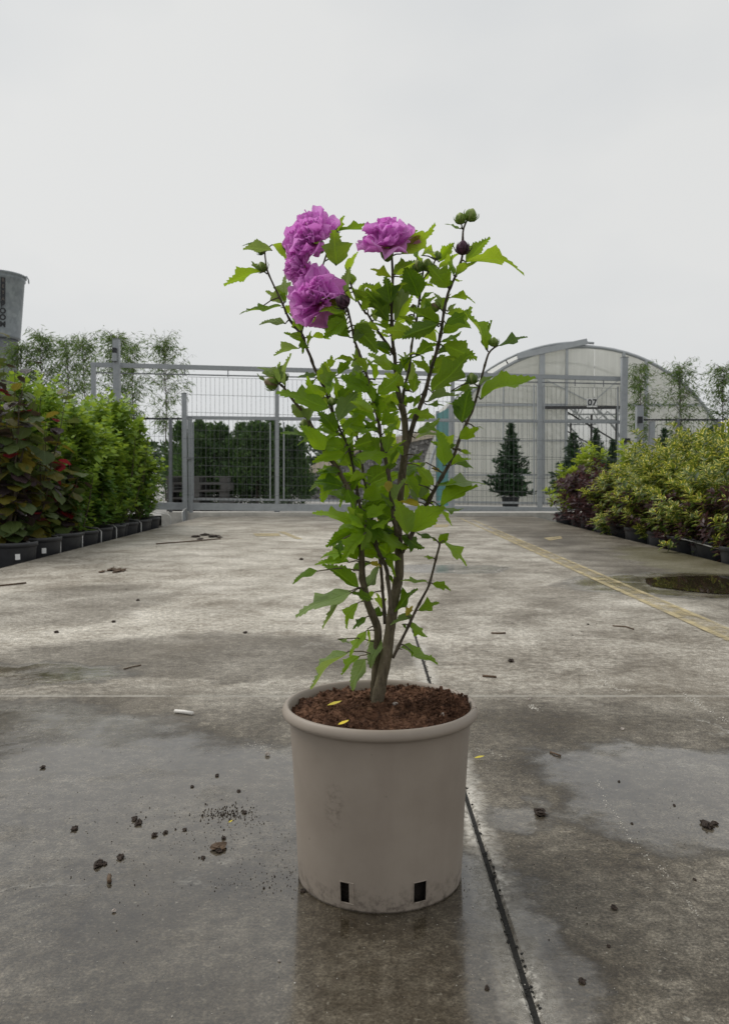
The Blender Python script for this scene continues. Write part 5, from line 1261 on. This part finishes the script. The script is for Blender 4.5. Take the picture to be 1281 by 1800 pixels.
for px, py, s in [(76,1350,9),(132,1458,12),(237,1441,12),(244,1448,14),(173,1521,17),(184,1519,9),(213,1508,13),(272,1469,11),(338,1383,7),(382,1364,8),(420,1391,7),(291,1464,9),(325,1459,8),(386,1497,13),(393,1474,9),(430,1429,9),(357,1508,8),(532,1567,10),(1078,1597,12),(1069,1664,7),(1022,1726,12),(856,1738,9),(243,1056,7),(100,1112,9),(200,1094,8),(431,1113,8),(897,1163,12),(1184,1416,5),(1220,1547,6),(1087,1374,5),(530,984,8),(1033,1098,5),(1110,1448,5)]:
    chunk('soil_clod', px, py, s*.85, s*1.25, s*.42, M['clod'], dirt, 'soil clod', 'soil clods on the concrete')
chunk('round_clod', 948, 1431, 21, 26, 9, M['clod'], 'flat round dark clod lying alone to the side of the joint', 'soil clod')
for px, py, s in [(1236,1448,12),(1244,1455,15),(1256,1449,10)]:
    chunk('soil_clod', px, py, s, s*1.3, s*.5, M['clod'], 'dark clod of soil in the shallow film of water', 'soil clod', 'soil clods in the water film')
for px, py, s in [(470,1328,9),(1093,1283,6),(491,1690,5),(886,1523,5),(201,1603,7),(930,1230,5)]:
    chunk('pebble', px, py, s, s, s*.7, M['pebble'], 'small pale pebble lying on the concrete', 'pebble', 'pebbles on the concrete')
chunk('dry_leaf', 385, 1491, 26, 30, 9, M['twig'], 'curled brown dead leaf among the spilled soil', 'dead leaf')
def twig(pts, w, label, mat='twig', z=.003):
    P = [gnd(*p) for p in pts]; k = (P[0]-CAM).length/F
    for i, p in enumerate(P): p.z = w*k*.5+.001*(i % 2)
    g = MB(); g.tube(P, w*k*.5, 6); b = P[0].copy(); b.z = 0
    return tag(g.build('twig' if mat == 'twig' else 'paper_stick', M[mat], None, True, tuple(b)), label, 'twig' if mat == 'twig' else 'stick')
twig([(308, 1253), (323, 1255), (339, 1257)], 6.5, 'short white paper stick lying near the cross joint', 'filter')
twig([(193,1543),(192,1550),(193,1554)], 7, 'stubby dark twig lying below the soil clods')
twig([(966,1323),(975,1327),(985,1330)], 3, 'thin dark twig on the concrete beyond the round clod')
twig([(863,1114),(874,1115),(888,1114)], 3, 'dark twig lying on the far slab past the pot')
twig([(848,1190),(858,1191),(872,1192)], 4, 'thick short twig just beyond the cross joint')
twig([(218,1177),(232,1174),(248,1170)], 2, 'thin reddish twig on the far slab near the damp patch')
twig([(1076,1101),(1100,1103),(1113,1107)], 2.2, 'pale curved stalk on the far slab near the yellow line', 'twig')
twig([(0,1031),(22,1029),(46,1026)], 3, 'long dark twig beside the redbud pots')
twig([(275,957),(330,953),(388,948)], 2.2, 'long straight stick lying on the slab towards the gate')
for px, py, s in [(345,944,14),(360,941,16),(376,944,18),(386,945,10),(352,948,10)]:
    chunk('leaf_litter', px, py, s*1.0, s*2, s*.22, M['clod'], 'dark heap of wet leaf litter beside the long stick', 'leaf litter', 'wet litter towards the gate')
for px, py, s in [(196,1003,12),(208,1005,14),(216,1004,10),(180,1006,8)]:
    chunk('leaf_litter', px, py, s, s*3, s*.4, M['twig'], 'brownish leaf litter on the slab beside the lime green shrubs', 'leaf litter', 'litter beside the lime shrubs')
def fallen(px, py, z, L, rz, label):
    c = gnd(px, py, z); o = bpy.data.objects.new('fallen_leaf', fallen_me); put(o); k = (c-CAM).length/F
    o.location = (c.x, c.y, z+.003); o.scale = (L*k,)*3; o.rotation_euler = (.25, .1, rz); tag(o, label, 'fallen leaf'); WL[o.name] = c
fallen_me = bpy.data.meshes.new('fallen_leaf'); fallen_me.from_pydata([(x, y, .30*x*x*4+.2*(y-.5)**2) for x, y, z in OVAL[0]], [], OVAL[1]); fallen_me.uv_layers.new(name='UVMap'); fallen_me.materials.append(M['fallen'])
fallen(575, 1244, soil_h(-.09, .0)+.004, 27, R(-75), 'yellow fallen leaf on the soil to the side of the trunk')
fallen(594, 1278, soil_h(-.06, -.10)+.006, 22, R(-60), 'smaller yellow leaf on the soil against the pot rim')
fallen(833, 1335, .002, 18, R(-95), 'yellow leaf curled on the concrete beside the pot')
fallen(402, 1449, .002, 9, R(-40), 'tiny yellow leaf fragment among the spilled soil')
for x, y, s, lab in ((.025, .0, 9, 'round pinkish pebble on the soil beside the trunk'), (.105, -.055, 9, 'small pale stone on the soil near the heap')):
    h = soil_h(x, y); c = Vector((PX+x, PY+y, h)); d = topx(c); chunk('pebble', d[0], d[1], s, s, s*.9, M['pebble'], lab, 'pebble', None, 0, h-.001)
# spilled soil and grit, too fine to count
rng = np.random.default_rng(21); Ls, Ss = [], []
def spill(n, cx, cy, sx, sy, s0, s1):
    for i in range(n):
        p = gnd(random.gauss(cx, sx), random.gauss(cy, sy)); s = random.uniform(s0, s1)*(2 if random.random() < .05 else 1)
        if (p.x-PX)**2+(p.y-PY)**2 < .146**2: continue
        Ls.append((p.x, p.y, s*.3)); Ss.append(s)
spill(300, 400, 1432, 24, 8, .0007, .0028); spill(260, 420, 1460, 70, 35, .0005, .0018); spill(220, 330, 1450, 100, 35, .0005, .0017); spill(170, 490, 1545, 35, 22, .0006, .0019); spill(60, 400, 1555, 20, 8, .0005, .0012)
spill(220, 220, 1480, 130, 80, .0005, .0017); spill(110, 1000, 1560, 170, 120, .0004, .0014); spill(60, 1200, 1430, 70, 50, .0005, .0016); spill(90, 300, 1130, 200, 70, .0008, .0026); spill(50, 900, 1120, 180, 60, .0008, .003); spill(60, 200, 990, 120, 30, .002, .007); spill(50, 815, 1540, 6, 25, .0005, .0015)
spill(120, 300, 1700, 220, 70, .0003, .0010)
o = bpy.data.objects.new('soil_crumbs', crumbs('soil_crumbs', Ls, Ss, M['clod'])); put(o); tag(o, 'fine dark crumbs of spilled soil scattered over the concrete', 'soil', kind='stuff')
Ls, Ss = [], []
spill(330, 250, 1600, 220, 120, .0003, .0013); spill(330, 1000, 1550, 200, 150, .0003, .0013)
def chalk(pts, n, wob, s0, s1):             # pale flakes along old cracks
    for i in range(n):
        k = random.randrange(len(pts)-1); f = random.random(); u = noise.noise((k*3.3+f*4, pts[0][0], 0))
        if u < -.12: continue
        x = pts[k][0]+(pts[k+1][0]-pts[k][0])*f+random.gauss(0, wob)+6*u; y = pts[k][1]+(pts[k+1][1]-pts[k][1])*f+random.gauss(0, wob*.4)
        p = gnd(x, y); sc = random.uniform(s0, s1)*(p-CAM).length/1.6; Ls.append((p.x, p.y, -sc*.15)); Ss.append(sc)
chalk([(1048, 1372), (1062, 1405), (1090, 1450), (1120, 1490), (1165, 1530), (1200, 1575), (1225, 1610)], 240, 3, .0006, .0026)
chalk([(780, 1075), (850, 1090), (905, 1108), (960, 1138)], 220, 5, .0007, .0026); chalk([(1045, 1178), (1062, 1200), (1085, 1212), (1110, 1214)], 150, 3, .0007, .0028)
chalk([(1190, 1212), (1230, 1240), (1281, 1270)], 160, 4, .0007, .0028); chalk([(930, 1240), (950, 1250)], 60, 4, .001, .003); chalk([(440, 1305), (470, 1318), (505, 1332)], 140, 8, .0006, .0022); chalk([(830, 1315), (860, 1322), (890, 1332)], 110, 5, .0006, .002); spill(120, 640, 1100, 350, 90, .0006, .0022)
o = bpy.data.objects.new('grit', crumbs('grit', Ls, Ss, M['grit_l'])); put(o); tag(o, 'pale specks of grit scattered over the concrete', 'grit', kind='stuff')
